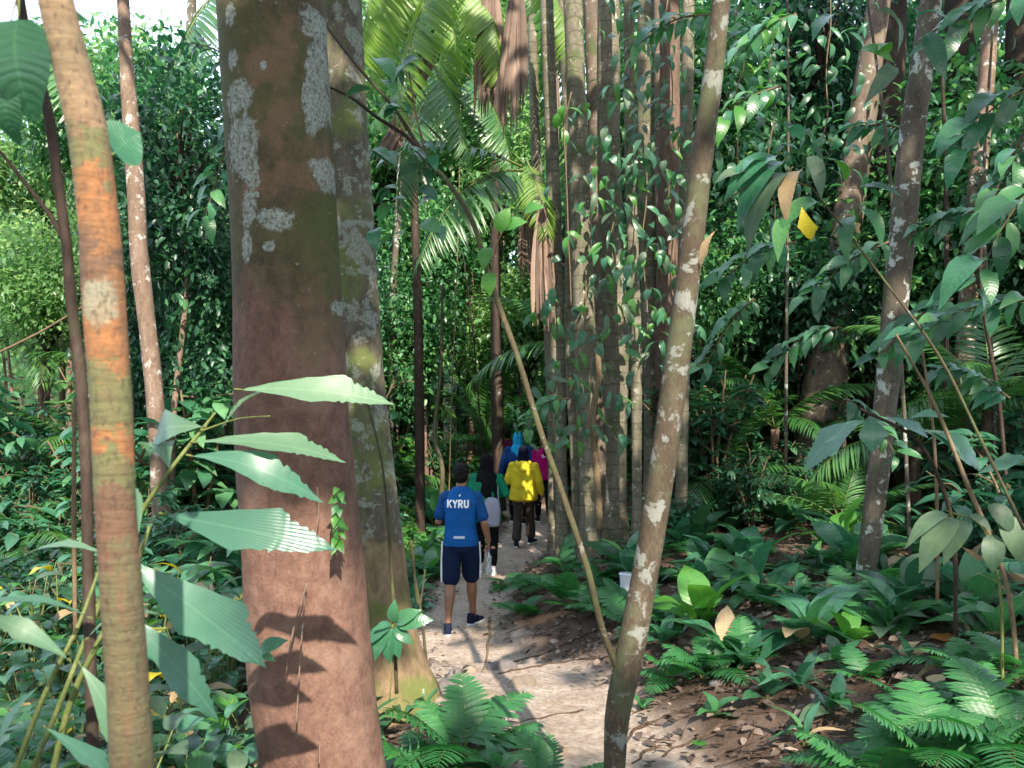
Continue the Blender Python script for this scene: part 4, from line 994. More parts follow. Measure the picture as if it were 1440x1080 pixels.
# trees with crowns in the middle and far distance
def crown_mesh(v, mat):
    key = ('crown', v, mat)
    if key not in MESH:
        a, c = leaf_cloud(300 + v, 150, 13, (1.6, 1.6, 1.5), .22, L_SMALL, droop=.45, center=(0, 0, 0), shell=.25)
        b = Acc()
        for i in range(0, 26):
            p = c[i * 5]; tube(b, [(0, 0, -1.6), tuple(p * .5 + np.array((0, 0, -.4))), tuple(p)], [.04, .022, .005], 5, 6)
        MESH[key] = (a.mesh('crown', M[mat]), b.mesh('limb', M['bark_dark']))
    return MESH[key]
def tree(x, y, h, cr, mat, label, group, r=.09, bm='bark_dark'):
    z = H(x, y); t = empty('tree', (x, y, z), label, 'tree', group, rz=R.uniform(0, 6.28))
    key = ('tr', bm, R.randrange(3))
    if key not in MESH:
        a = Acc(); q = [R.uniform(-.03, .03) for _ in range(4)]; tube(a, [(0, 0, -.02), (q[0], q[1], .35), (q[2], q[3], .7), (0, 0, 1)], [.012, .0095, .008, .005], 10, 24); MESH[key] = a.mesh('trunk', M[bm])
    inst('trunk', MESH[key], sc=(h * r / .13, h * r / .13, h), parent=t)
    for k in range(3):
        cm, lm = crown_mesh(R.randrange(4), mat)
        s = cr / 1.7 * R.uniform(.55, .9) if k else cr / 1.7
        p = (R.uniform(-.5, .5) * cr * (k > 0), R.uniform(-.5, .5) * cr * (k > 0), h + (R.uniform(-.4, .1) * h * .6 if k else 0))
        tag(inst('crown', cm, p, (0, 0, R.uniform(0, 6)), s, t), kind='stuff')
        if k == 0: inst('limb', lm, p, (0, 0, 0), s, t)
    return t
def trees(n, a, b, yr, hr, cr, mats, label, group, keep=KEEP, mind=1.6):
    pl = []; tr = 0
    while len(pl) < n and tr < 600:
        tr += 1
        y = R.uniform(*yr); x = R.uniform((a - 720) * y / F, (b - 720) * y / F)
        if abs(x - path_cx(y)) < path_hw(y) + .6 and y < 20: continue
        h = R.uniform(*hr)
        if any((x - p) ** 2 + (y - q) ** 2 < mind ** 2 for p, q in pl): continue
        if not ok_view(x, y, H(x, y) + h * .55, h * .6, cr[1], keep): continue
        mt = R.choice(mats); cm = {'leafdark': 'dark', 'leaf': 'green', 'leafsun': 'yellow green'}[mt]; sz = 'low' if h < 5.5 else 'medium' if h < 7.5 else 'tall'
        pl.append((x, y)); tree(x, y, h, R.uniform(*cr), mt, own(f'{sz} {cm} crowned tree', x, y), group, bm=R.choice(['bark_dark', 'bark_grey', 'bark_pale']))
trees(12, -80, 330, (15, 26), (4, 8), (1.3, 2.2), ['leaf', 'leafsun', 'leafsun'], 'leafy small tree in the left forest', 'small trees of the left forest')
trees(9, 500, 780, (20, 30), (5, 10), (1.4, 2.4), ['leaf', 'leafsun', 'leaf'], 'leafy tree rising beyond the walkers', 'trees beyond the walkers')
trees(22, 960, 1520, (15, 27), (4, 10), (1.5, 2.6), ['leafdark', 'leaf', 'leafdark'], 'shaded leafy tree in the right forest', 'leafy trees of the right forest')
trees(8, 800, 1000, (14, 24), (5, 9), (1.4, 2.2), ['leafdark', 'leaf', 'leafsun'], 'leafy tree seen through the palm clump', 'trees behind the palm clump')

trees(20, 985, 1500, (10.5, 16), (3.2, 6.5), (1.1, 1.9), ['leafdark', 'leaf', 'leafdark'], 'x', 'low trees of the right forest', mind=1.0)
trees(10, 190, 330, (11, 17), (3, 7), (1.0, 1.8), ['leaf', 'leafdark', 'leafsun'], 'x', 'low trees of the left forest', mind=1.0)
trees(8, 510, 760, (18.5, 24), (3, 6), (1.2, 1.9), ['leafsun', 'leaf'], 'x', 'low trees beyond the walkers', mind=1.0)
trees(6, 60, 320, (14, 20), (7.5, 10.5), (1.1, 1.6), ['leafsun', 'leafsun', 'leaf'], 'x', 'small trees of the left forest', mind=1.5)
trees(7, 480, 790, (18, 28), (9, 15), (1.8, 3.0), ['leafsun', 'leaf'], 'x', 'trees beyond the walkers', mind=2)
zone(26, fan(530, 800), (17, 21), (1.0, 2.4), ['mid', 'fine', 'big'], ['leafglossy', 'leaf', 'leafbright'], '', 'shrubs right behind the walkers', keep=[(600, 590, 800, 960, 18.0)], mind=.4)
for i in range(15):
    y = R.uniform(7.5, 19); px = R.choice([R.uniform(985, 1440), R.uniform(985, 1440), R.uniform(0, 320), R.uniform(530, 700)])
    if px < 720: y = R.uniform(12, 20)
    x = (px - 720) * y / F; z = H(x, y); w_ = R.uniform(.014, .04); h = R.uniform(4, 9)
    t = empty('sapling', (x, y, z), own(f"{'slim' if w_ < .025 else 'thicker'} {'leaning' if i % 2 else 'upright'} bare sapling stem", x, y), 'sapling', 'bare sapling stems in the forest')
    a = Acc(); q = [R.uniform(-.5, .5) * (1.6 if i % 2 else .6) for _ in range(4)]
    tube(a, [(0, 0, -.1), (q[0] * .4, q[1] * .4, h * .3), (q[0], q[1], h * .65), (q[0] + q[2], q[1], h)], [w_, w_ * .9, w_ * .75, w_ * .5], 8, 40, .1, 7, i); a.obj('stem', M[R.choice(['bark_dark', 'bark_mid', 'bark_grey', 'bark_twig'])], t)

plant_bushes()
# forest wall farther off, read as one mass
a = Acc(); n = 46000
y = rng.uniform(28, 44, n); x = (rng.uniform(-160, 1600, n) - 720) * y / F
zt = HY - np.interp(720 + x * F / y, [-160, 0, 60, 140, 330, 520, 700, 900, 1100, 1600], [330, 330, 300, 330, 400, 420, 440, 700, 800, 800])
py = rng.uniform(0, 1, n) ** .85; gz = height(x, y)
top = CH + np.interp(720 + x * F / y, [-160, 0, 60, 140, 250, 330, 520, 700, 800, 1600], [10, 10, 10, 10, 11, 11.5, 12.5, 14, 22, 24]) + 2.4 * sines(x, y * .3, 0, .35, 40) - 1
z = gz + (np.maximum(top - gz, 1)) * py + rng.normal(0, .8, n)
lump = sines(x, y * .5, z, .55, 41) + .6 * sines(x, y, z, 1.6, 42)
thin = np.clip((z - 6) / 10, 0, 1)
k_ = lump > -.25 + .25 * thin + .42 * np.clip((300 - (720 + x * F / y)) / 200, 0, 1) * np.clip((z - 6) / 3, 0, 1)
x, y, z = x[k_], y[k_], z[k_]; n = len(x)
tone = np.clip(.42 + .22 * sines(x, y, z, .5, 43) + rng.normal(0, .12, n), 0, 1)
scatter(a, L_SMALL, np.stack([x, y, z], -1), rng.normal(size=(n, 3)) + np.array((0, -.3, -.4)), np.array((0, -.3, 1.)) + rng.normal(size=(n, 3)) * .4, rng.uniform(.3, .55, n), tone, 1.3)
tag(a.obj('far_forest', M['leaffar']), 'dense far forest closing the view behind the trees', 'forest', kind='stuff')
# a second, denser dark layer low down
a = Acc(); n = 16000
y = rng.uniform(44, 56, n); x = (rng.uniform(-200, 1640, n) - 720) * y / F
z = height(x, y) + rng.uniform(0, 1, n) * np.interp(720 + x * F / y, [-200, 200, 700, 1000, 1640], [5, 7, 9, 15, 15])
scatter(a, L_SMALL, np.stack([x, y, z], -1), rng.normal(size=(n, 3)) + np.array((0, -.3, -.4)), np.array((0, -.3, 1.)) + rng.normal(size=(n, 3)) * .4, rng.uniform(.5, .9, n), np.clip(rng.normal(.35, .15, n), 0, 1), 1.3)
tag(a.obj('hill_forest', M['leafdark']), 'darker woods on the hill at the very back', 'forest', kind='stuff')

# ------------------------------------------------------------------ canopy overhead: out of view, added to shade the trail, gaps cut for sun
LIT = [(W(92, 80, 1), .12), (W(146, 330, 1), .08), (W(815, 420, 9.9), .3), (W(868, 500, 10.3), .3), (W(905, 300, 11), .4), (W(940, 150, 10.9), .4), (W(620, 500, 20), 2.4), (W(560, 400, 21), 2.0), (W(700, 420, 20), 1.6), (W(60, 520, 10), .9), (W(250, 560, 11), .7), (W(30, 420, 14), 1.5), (W(270, 300, 16), 1.5), (W(80, 700, 6), .4), (W(260, 850, 4.5), .25), (W(1000, 450, 13), .5), (W(1100, 620, 12), .35), (W(1300, 700, 8), .25), (W(950, 960, 4.8), .15), (W(400, 780, 3.2), .34), (W(455, 830, 3.2), .34), (W(430, 660, 3.2), .12), (W(375, 870, 3.25), .13), (W(480, 930, 3.2), .22), (W(590, 890, 5.4), .4), (W(560, 790, 5.4), .2), (W(545, 690, 5.4), .12),
       (W(640, 960, 6.3), .28), (W(600, 880, 8.3), .18), (W(710, 790, 11.5), .4), (W(760, 1010, 5.2), .16), (W(850, 990, 5.0), .16),
       (W(806, 230, 9.9), .35), (W(808, 290, 9.9), .25), (W(776, 200, 10.5), .3), (W(858, 110, 10.2), .3), (W(860, 220, 10.2), .16), (W(1216, 120, 12.8), .5), (W(1366, 390, 11.3), .4), (W(1395, 130, 11.3), .4),
       (W(730, 150, 11), .5), (W(690, 90, 11), .35), (W(570, 160, 11.5), .5), (W(200, 440, 9.3), .35), (W(180, 180, 9.3), .4), (W(600, 40, 14), 1.0), (W(90, 230, 20), 2.4), (W(0, 300, 20), 2.), (W(600, 640, 12), .4), (W(737, 700, 13), .25),
       (W(1330, 1000, 3.3), .16), (W(1210, 990, 3.6), .13), (W(150, 620, 10), .5), (W(20, 640, 9), .5), (W(560, 560, 22), 1.0), (W(1400, 520, 16), .6), (W(1060, 760, 11), .3), (W(740, 160, 13), .7), (W(1000, 300, 16), .5), (W(420, 560, 3.0), .05)]
a = Acc(); n = 50000
x = rng.uniform(-26, 30, n); y = rng.uniform(-26, 14, n); z = rng.uniform(9.3, 13.5, n) + np.clip(y - 4, 0, 20) * .42
keep = np.ones(n, bool)
S = np.array(SUN)
for p, r_ in LIT:
    w_ = np.stack([x, y, z], -1) - np.array(p); t = w_ @ S; dist = np.linalg.norm(w_ - t[:, None] * S, axis=1)
    keep &= dist > r_ * 1.1 + .42
u_ = x - z * S[0] / S[2]; v_ = y - z * S[1] / S[2]
keep &= (y < np.interp(x, [-26, 3, 6, 30], [7, 7, 13, 14]))
keep &= (sines(u_, v_, 0, 1.5, 61) + .7 * sines(u_, v_, 0, 3.7, 62)) < .78
x, y, z = x[keep], y[keep], z[keep]; n = len(x)
SHADE = [(W(650, 690, 8.2), .55), (W(655, 760, 8.2), .4), (W(690, 700, 11.1), .6), (W(400, 250, 3.2), .45), (W(400, 450, 3.2), .3), (W(740, 640, 15), .6)]  # extra leaf clumps added to hold these spots in shade
for p, r_ in SHADE:
    m_ = 420; t = (rng.uniform(9.6, 12.5, m_) - p.z) / S[2]; q = np.array(p) + t[:, None] * S + rng.normal(size=(m_, 3)) * r_ * .5
    x = np.append(x, q[:, 0]); y = np.append(y, q[:, 1]); z = np.append(z, q[:, 2])
n = len(x)
scatter(a, L_SMALL, np.stack([x, y, z], -1), rng.normal(size=(n, 3)) * np.array((1, 1, .3)), np.array((0, 0, 1.)) + rng.normal(size=(n, 3)) * .5, rng.uniform(.35, .65, n), np.clip(rng.normal(.45, .15, n), 0, 1), 1.5)
tag(a.obj('shade_canopy', M['leaf']), 'leaf canopy of the forest above the trail', 'canopy', kind='stuff')

# ------------------------------------------------------------------ climbing leaves on the palm stems
def climber(x_px, y0, y1, d, n, label, mat='leafbright', L=.27, spread=30, far=1, mats=None):
    p0 = W(x_px, y0, d); t = empty('climbing_plant', p0, label, 'climber', 'climbing plants on the palm clump')
    a = Acc(); cs = [W(x_px + R.uniform(-8, 8), y0 + (y1 - y0) * i / 6, d) - p0 for i in range(7)]
    tube(a, cs, [.008] * 7, 5, 30, .1, 8); a.obj('stem', M['bark_twig'], t)
    for i in range(int(n * 1.15)):
        f = R.random(); p = W(x_px + R.gauss(0, spread), y0 + (y1 - y0) * f, d + R.uniform(-.4, .25)) - p0
        dv = (R.uniform(-.8, .8), R.uniform(-.6, .1), R.uniform(-1.1, -.1))
        inst('leaf', blade_mesh('oval', R.choice(mats or [mat, 'leaf', 'leafdark', 'grey']), R.randrange(3)), p, leaf_rot(dv, (0, -.5, .6), R.uniform(-.6, .6)), tuple(L * R.uniform(.4, 1.1) * q for q in (.85, 1, 1)), t)
    return t
for i, (x, y0, y1, d, n, sp, lab) in enumerate([
    (885, -10, 250, 9.3, 60, 24, 'green climber high on the thin grey palm stem'), (905, 200, 470, 9.2, 72, 30, 'climber with hanging leaves at mid height of the clump'),
    (860, 120, 380, 9.6, 40, 24, 'sparse climber on the thickest palm stem'), (940, 0, 300, 9.8, 60, 26, 'climber covering the fibrous palm stem above'), (945, 280, 520, 9.8, 40, 24, 'climber lower on the fibrous palm stem'),
    (800, 130, 430, 9.4, 22, 30, 'few bright leaves hanging before the leftmost stems'), (830, 380, 620, 9.3, 56, 34, 'leafy climber bunch at the waist of the clump'), (775, 420, 640, 9.6, 30, 26, 'climber reaching left from the clump toward the trail'),
    (1040, 0, 260, 8.8, 60, 34, 'leafy climber curtain just right of the leaning forked tree'), (1085, 60, 330, 9.5, 50, 36, 'darker climber curtain farther right of the forked tree'), (1160, 0, 240, 9.5, 50, 34, 'leafy climber left of the thick pale mottled trunk')]):
    climber(x, y0, y1, d, n, lab, spread=sp, mats=['leafbright', 'leaf', 'leafdark', 'grey', 'leafglossy'] if i < 8 else ['leaf', 'leafdark', 'leafglossy', 'leafdark'])

# ------------------------------------------------------------------ palms
def big_frond(px, py, d, tipx, tipy, td, L, mat, label, lw=1.0, arc=.25, droop=.3, n=44, lfl=.26):
    "a single palm leaf from base pixel to tip pixel"
    a = Acc(); frond(a, L=L, n=n, lf=palm_lf(L * lfl), tm=L_STRAP, arc=arc, fwd=.5, droop=droop, rad=.016, lift=.05, wsc=lw)
    p, q = W(px, py, d), W(tipx, tipy, td)
    me = a.mesh('frond', [M[mat], M['stem']])
    dv = (q - p).normalized(); tipl = Vector((0, L * (1 - .22 * arc), L * (.05 - .75 * arc)))
    rot = leaf_rot(dv) @ Matrix.Rotation(math.atan2(-tipl.z, tipl.y), 3, 'X')
    s = (q - p).length / tipl.length
    t = empty('palm_frond', p, label, 'palm frond'); inst('frond', me, (0, 0, 0), rot, s, t)
    return t
big_frond(735, 235, 10.6, 520, 210, 9.4, 2.2, 'palm', 'arching feather frond reaching left below the hanging dead fronds', arc=.4)
big_frond(735, 240, 10.8, 590, 370, 9.0, 2.2, 'palm', 'long drooping feather frond catching blue sky light above the walkers', arc=.55, droop=.5)
big_frond(740, 225, 11.2, 770, 330, 10.2, 1.6, 'palmsun', 'yellow green feather frond hanging against the leftmost palm stems', arc=.3)
big_frond(735, 230, 11.4, 640, 150, 11.0, 2.0, 'palm', 'upright feather frond left of the hanging dead fronds', arc=.2)
big_frond(590, 60, 9.5, 660, 230, 9.0, 2.0, 'palm', 'hanging feather frond between the mossy trunk and dead fronds', arc=.2, lw=1.1)
big_frond(640, -80, 8.5, 560, 170, 8.0, 2.2, 'palmsun', 'sunlit feather frond hanging in from the top edge', arc=.3, lw=1.2)
big_frond(600, -120, 7.5, 505, 90, 7.0, 2.0, 'palmsun', 'bright yellow green frond beside the mossy trunk at the top', arc=.4, droop=.6, lw=1.5)
big_frond(690, -100, 10, 600, 90, 10, 2.2, 'palmsun', 'bright frond backlit at the top behind the dead fronds', arc=.3, lw=1.2)
big_frond(760, -60, 12, 800, 260, 12.4, 2.6, 'palm', 'dark feather frond hanging behind the left palm stems', arc=.2)
big_frond(1040, 560, 13.5, 980, 430, 13, 2.0, 'palm', 'dark frond rising behind the leaning forked tree', arc=.5)
big_frond(1120, 480, 14, 1000, 470, 13.5, 2.4, 'palm', 'dark horizontal frond right of the leaning forked tree', arc=.4)
big_frond(1140, 560, 14, 990, 560, 13, 2.6, 'palm', 'low dark frond right of the leaning forked tree', arc=.45)
big_frond(330, -40, 13, 230, 170, 12, 2.4, 'palm', 'drooping frond at the top between pale tree and big trunk', arc=.35)
big_frond(60, 60, 12, 160, 230, 11, 2.4, 'palm', 'drooping blue green frond behind the banded sapling', arc=.4)
big_frond(180, 120, 14, 90, 330, 13, 2.6, 'palm', 'long hanging frond left of the slender pinkish tree', arc=.4, droop=.5)
big_frond(270, 250, 13, 330, 420, 12.5, 2.4, 'palm', 'dark hanging frond beside the big reddish trunk', arc=.35)
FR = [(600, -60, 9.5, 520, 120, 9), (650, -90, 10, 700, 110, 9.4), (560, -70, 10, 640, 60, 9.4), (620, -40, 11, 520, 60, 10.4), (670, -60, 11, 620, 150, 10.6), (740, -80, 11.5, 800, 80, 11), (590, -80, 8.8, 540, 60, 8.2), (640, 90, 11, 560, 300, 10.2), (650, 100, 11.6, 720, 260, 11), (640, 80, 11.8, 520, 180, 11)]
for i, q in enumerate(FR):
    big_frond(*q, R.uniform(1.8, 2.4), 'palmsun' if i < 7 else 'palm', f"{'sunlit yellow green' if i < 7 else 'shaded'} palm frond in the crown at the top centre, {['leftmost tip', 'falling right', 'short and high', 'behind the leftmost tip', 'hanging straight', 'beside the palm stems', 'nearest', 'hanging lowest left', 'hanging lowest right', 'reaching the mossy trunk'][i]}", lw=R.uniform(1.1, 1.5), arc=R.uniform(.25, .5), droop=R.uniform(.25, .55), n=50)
for i, (px, y, n, L, trk, lab) in enumerate([(240, 10.5, 9, 1.7, .5, 'understory palm left of the big trunk'), (40, 10, 9, 1.8, .7, 'understory palm behind the dark crooked sapling'), (300, 13, 10, 2.0, 1.4, 'feathery palm touching the big trunk outline'), (130, 13.5, 10, 2.0, 1.6, 'feathery palm right of the banded sapling'), (560, 18, 9, 1.9, .8, 'understory palm right of the mossy trunk'),
    (1000, 11.5, 9, 1.8, .6, 'understory palm right of the leaning tree'), (1090, 12.5, 9, 1.9, 1.2, 'understory palm left of the thick pale trunk'), (1290, 10.5, 9, 1.8, .9, 'understory palm right of the slender grey tree'), (1390, 10, 9, 1.9, 1.5, 'understory palm before the slim sunlit trunk'), (1180, 9.5, 8, 1.3, .2, 'short palm at the foot of the thick pale trunk'), (700, 19, 9, 1.8, .9, 'understory palm above the farthest walkers')]):
    x = (px - 720) * y / F; palm((x, y, H(x, y)), n, L, lab, 'palm', trunk=trk, pitch=(0, 65), lw=1.1)
for i, (x, y, n, L, trk, tone, lab) in enumerate([
    (W(690, 470, 20).x, 20.5, 10, 2.6, 1.4, 'palm', 'feather palm with blue green crown beyond the walkers'), (W(620, 0, 24).x, 24, 12, 3.2, 6.5, 'palmsun', 'tall sunlit palm at the top centre behind the dead fronds'),
    (W(250, 0, 17).x, 17, 11, 3.0, 2.8, 'palm', 'palm between the slender pinkish tree and big trunk'), (W(60, 0, 18).x, 18, 11, 3.0, 3.4, 'palm', 'palm in the left forest behind the banded sapling'),
    (W(1080, 0, 15).x, 15.5, 11, 2.8, 1.6, 'palm', 'dark palm right of the leaning forked tree'), (W(1330, 0, 17).x, 17, 11, 3.0, 3.6, 'palm', 'dark palm between the right hand trunks'),
    (W(1420, 0, 13).x, 13, 10, 2.4, 1.8, 'palm', 'palm near the right photo edge'), (W(1180, 0, 19).x, 19.5, 11, 3.2, 6.0, 'palm', 'tall shaded palm behind the thick pale trunk'),
    (W(1010, 0, 20).x, 20, 11, 3.2, 5.0, 'palmsun', 'tall palm lit from behind right of the clump'), (W(540, 0, 21).x, 21.5, 9, 2.6, 2.4, 'palm', 'palm partly behind the mossy trunk'),
    (W(850, 0, 15).x, 15.5, 11, 2.8, 3.0, 'palm', 'palm behind the middle of the stem clump'), (W(140, 0, 26).x, 26, 12, 3.4, 5.4, 'palmsun', 'pale distant palm at the upper left'),
    (W(1260, 0, 24).x, 24, 12, 3.2, 7.4, 'palm', 'distant palm high between right trunks'), (W(320, 0, 22).x, 22, 11, 3.0, 4.6, 'palm', 'palm crown behind the big reddish trunk'),
    (W(1400, 0, 22).x, 22, 11, 3.2, 7.0, 'palm', 'tall palm behind the upright pale trunk')]):
    palm((x, y, H(x, y)), n, L, lab, tone, trunk=trk, pitch=(-5, 62) if trk > 2 else (10, 70))
# dead brown fronds hanging in a sheaf
for (x0, y0, x1, y1, d, w_, lab) in [(728, -30, 722, 198, 9.3, 20, 'longest sheaf of dead brown palm fronds hanging at the top centre'), (690, -30, 684, 168, 9.5, 17, 'sheaf of dead brown fronds left of the longest one'),
                                    (584, 120, 540, 232, 8.4, 15, 'slanting dead brown frond beside the mossy trunk'), (612, 60, 575, 150, 8.6, 9, 'short dark dead frond stalk at the upper centre'), (764, 290, 766, 470, 10.3, 14, 'old brown leaf sheath hanging on the leftmost palm stems'), (742, 300, 750, 395, 11.4, 15, 'dark dead fronds left of the palm clump'), (772, 0, 783, 220, 11.2, 9, 'narrow dead frond between the leftmost palm stems')]:
    t = empty('dead_frond', W(x0, y0, d), lab, 'dead frond')
    p0 = W(x0, y0, d); k = F / d
    for i in range(26 if w_ > 10 else 12):
        a = Acc(); o = R.gauss(0, .5); s = R.uniform(.75, 1.0)
        cs = [Vector((o * .3 * w_ / k, R.uniform(-.04, .04), 0)), (W(x0 * .5 + x1 * .5 + o * w_ * .9, y0 * .5 + y1 * .5, d) - p0), (W(x1 + o * w_ * 1.05, y0 + (y1 - y0) * s, d) - p0) + Vector((0, R.uniform(-.06, .06), 0))]
        c = spline(cs, 8); wd = R.uniform(.018, .045); hw = np.array([.4, .7, 1, 1, .95, .85, .7, .45, .1]) * wd
        tw = R.uniform(-.9, .9); sx_ = np.array((math.cos(tw), math.sin(tw), 0))
        V = np.concatenate([c - hw[:, None] * sx_, c + np.array((0, -.012, 0)), c + hw[:, None] * sx_]); n9 = 9; q = []
        for j in range(8): q += [(j, j + n9, j + n9 + 1, j + 1), (j + n9, j + 2 * n9, j + 2 * n9 + 1, j + n9 + 1)]
        A = np.zeros_like(V); A[:, 0] = np.repeat([-1, 0, 1], 9); A[:, 1] = np.tile(np.linspace(0, 1, 9), 3); A[:, 2] = R.uniform(.2, .8)
        a.add(V, None, q, A); a.obj('blade', M['dead'], t)

# ------------------------------------------------------------------ near plants with leaves placed after the photograph
def px_leaf(t, kind, mat, bx, by, bd, tx, ty, td, wide=1., roll=0., v=0, up=(0, -.25, 1)):
    p, q = W(bx, by, bd), W(tx, ty, td); dv = q - p; L = dv.length
    return inst('leaf', blade_mesh(kind, mat, v), p - Vector(t.location), leaf_rot(dv, up, roll), (L * wide, L / 1.0, L), t)
def px_stem(t, pts, mat='stem', name='stem', seg=7):
    a = Acc(); o = Vector(t.location)
    tube(a, [W(p[0], p[1], p[2]) - o for p in pts], [p[3] * .5 * p[2] / F for p in pts], seg, len(pts) * 8, .05, 20, 3); return a.obj(name, M[mat], t)
# fishtail plant before the big trunk
t = empty('fishtail_plant', ground_at(90, 1078), 'fishtail leaved plant with jagged pale green leaflets in front of the big trunk', 'plant')
px_stem(t, [(30, 1120, 2.0, 7), (80, 1000, 2.0, 7), (140, 850, 2.05, 7), (190, 735, 2.1, 7), (240, 660, 2.1, 6), (285, 603, 2.15, 5), (303, 580, 2.15, 3)])
px_stem(t, [(283, 606, 2.15, 3), (330, 590, 2.15, 2), (380, 585, 2.1, 2)], name='stalk')
G1 = 'grey'
M['fishdark'] = leafmat('leaf_blue_green_fishtail', (.025, .075, .05), (.055, .15, .10), (.13, .26, .16), rough=.28, trans=.25, veins=1, vs=.06, fan=26)  # albedo raised to stand in for sky sheen on the leaves
M['fishleaf'] = leafmat('leaf_pale_fishtail', (.06, .13, .08), (.11, .21, .12), (.24, .36, .22), rough=.36, trans=.35, veins=1, vs=.06, fan=26)
for (b, tp, w_, v, rl, m_) in [((330, 548, 2.15), (548, 556, 2.1), .75, 0, .2, 'fishleaf'), ((420, 545, 2.15), (296, 568, 2.2), .9, 1, .5, 'fishleaf'), ((268, 622, 2.1), (484, 630, 2.1), .72, 0, -.1, 'fishleaf'), ((262, 640, 2.1), (455, 676, 2.05), .85, 1, .1, 'fishdark'),
                           ((225, 722, 2.1), (452, 776, 1.95), .85, 0, .35, 'fishdark'), ((290, 600, 2.12), (180, 605, 2.3), 1.2, 1, -.5, 'fishleaf'), ((240, 664, 2.1), (200, 590, 2.3), 1.0, 2, .4, 'fishleaf')]:
    px_leaf(t, 'fish', m_, *b, *tp, w_ * .95, rl, v, up=(0, -.9, 1))
# big blurred leaves bottom left, very close
t = empty('fishtail_plant', W(60, 1150, 1.5), 'large dark fishtail leaved plant filling the lower left corner', 'plant')
px_stem(t, [(60, 1150, 1.5, 9), (110, 960, 1.5, 9), (140, 900, 1.5, 8), (190, 800, 1.55, 7), (210, 740, 1.6, 5)])
px_stem(t, [(20, 1085, 1.45, 7), (70, 960, 1.45, 7), (110, 880, 1.45, 6), (140, 800, 1.5, 4)], name='stalk')
for (b, tp, w_, v, rl, m_) in [((170, 780, 1.5), (372, 945, 1.5), 1.5, 0, .2, 'fishdark'), ((160, 850, 1.5), (325, 1015, 1.5), .95, 1, .3, 'fishdark'), ((150, 780, 1.45), (35, 755, 1.5), .9, 0, .2, 'fishleaf'), ((190, 770, 1.5), (185, 640, 1.6), 1.0, 1, 1., 'fishleaf'),
                           ((130, 870, 1.4), (-30, 820, 1.3), .9, 0, .3, 'fishdark'), ((100, 930, 1.35), (-20, 850, 1.3), 1.1, 1, -.3, 'fishleaf'), ((60, 960, 1.35), (-30, 1060, 1.3), 1., 0, .2, 'fishdark'), ((110, 930, 1.4), (200, 1075, 1.4), 1.2, 1, .1, 'fishleaf'),
                           ((60, 1020, 1.35), (170, 1100, 1.4), 1., 0, .2, 'fishdark'), ((120, 900, 1.45), (215, 830, 1.5), 1.0, 2, -.3, 'fishleaf')]:
    px_leaf(t, 'fish', m_, *b, *tp, w_ * .7, rl, v, up=(0, -.5, 1))
# dark leaves at the upper left corner
t = empty('overhanging_twig', W(30, -60, 1.0), 'twig with big dark rounded leaves hanging in at the upper left corner', 'twig')
px_stem(t, [(30, -60, 1.0, 4), (25, -10, 1.0, 3), (15, 30, 1.0, 2)], 'bark_twig')
px_leaf(t, 'broad', 'leafdark', 30, -20, 1.0, 18, 118, .98, 1.3, 0, 0, up=(0, -1, .1)); px_leaf(t, 'broad', 'leafdark', 10, 80, 1.0, 8, 175, 1.0, 1., 0, 1, up=(0, -1, .1)); px_leaf(t, 'oval', 'leafdark', 60, -40, 1.0, 130, 60, 1.1, 1., .5, 1, up=(0, -1, .1))
t = empty('overhanging_leaf', W(150, 170, 1.3), 'single rounded dark leaf poking out behind the banded sapling', 'leaf')
px_leaf(t, 'broad', 'leafglossy', 148, 225, 1.3, 186, 195, 1.3, 3.2, 0, 0, up=(0, -1, .2))
# leaves on the thin left arm of the forked tree
t = empty('leafy_twig', W(600, 222, 3.55), 'leafy twig with blue green leaves on the thin bent limb of the forked tree', 'twig')
px_stem(t, [(600, 222, 3.55, 4), (585, 160, 3.5, 3), (575, 100, 3.5, 2)], 'bark_twig'); px_stem(t, [(690, 400, 3.4, 3), (700, 340, 3.35, 2), (722, 300, 3.3, 1.6)], 'bark_twig')
for i in range(34):
    bx, by = R.uniform(515, 625), R.uniform(78, 330); L = R.uniform(26, 46); an = R.uniform(-.7, 3.6)
    px_leaf(t, 'oval', R.choice(['leafglossy', 'leafdark', 'leaf']), bx, by, 3.5, bx + math.cos(an) * L, by + abs(math.sin(an)) * L * .5, 3.5 + R.uniform(-.1, .1), 1.5, R.uniform(-.5, .5), i % 3, up=(0, -.55, 1))
for (bx, by, tx, ty) in [(700, 330, 712, 292), (705, 325, 735, 305), (690, 345, 676, 372), (690, 380, 686, 410), (735, 300, 760, 285)]:
    px_leaf(t, 'oval', 'leafbright', bx, by, 3.35, tx, ty, 3.3, 1.5, .2, 1, up=(0, -.8, .7))
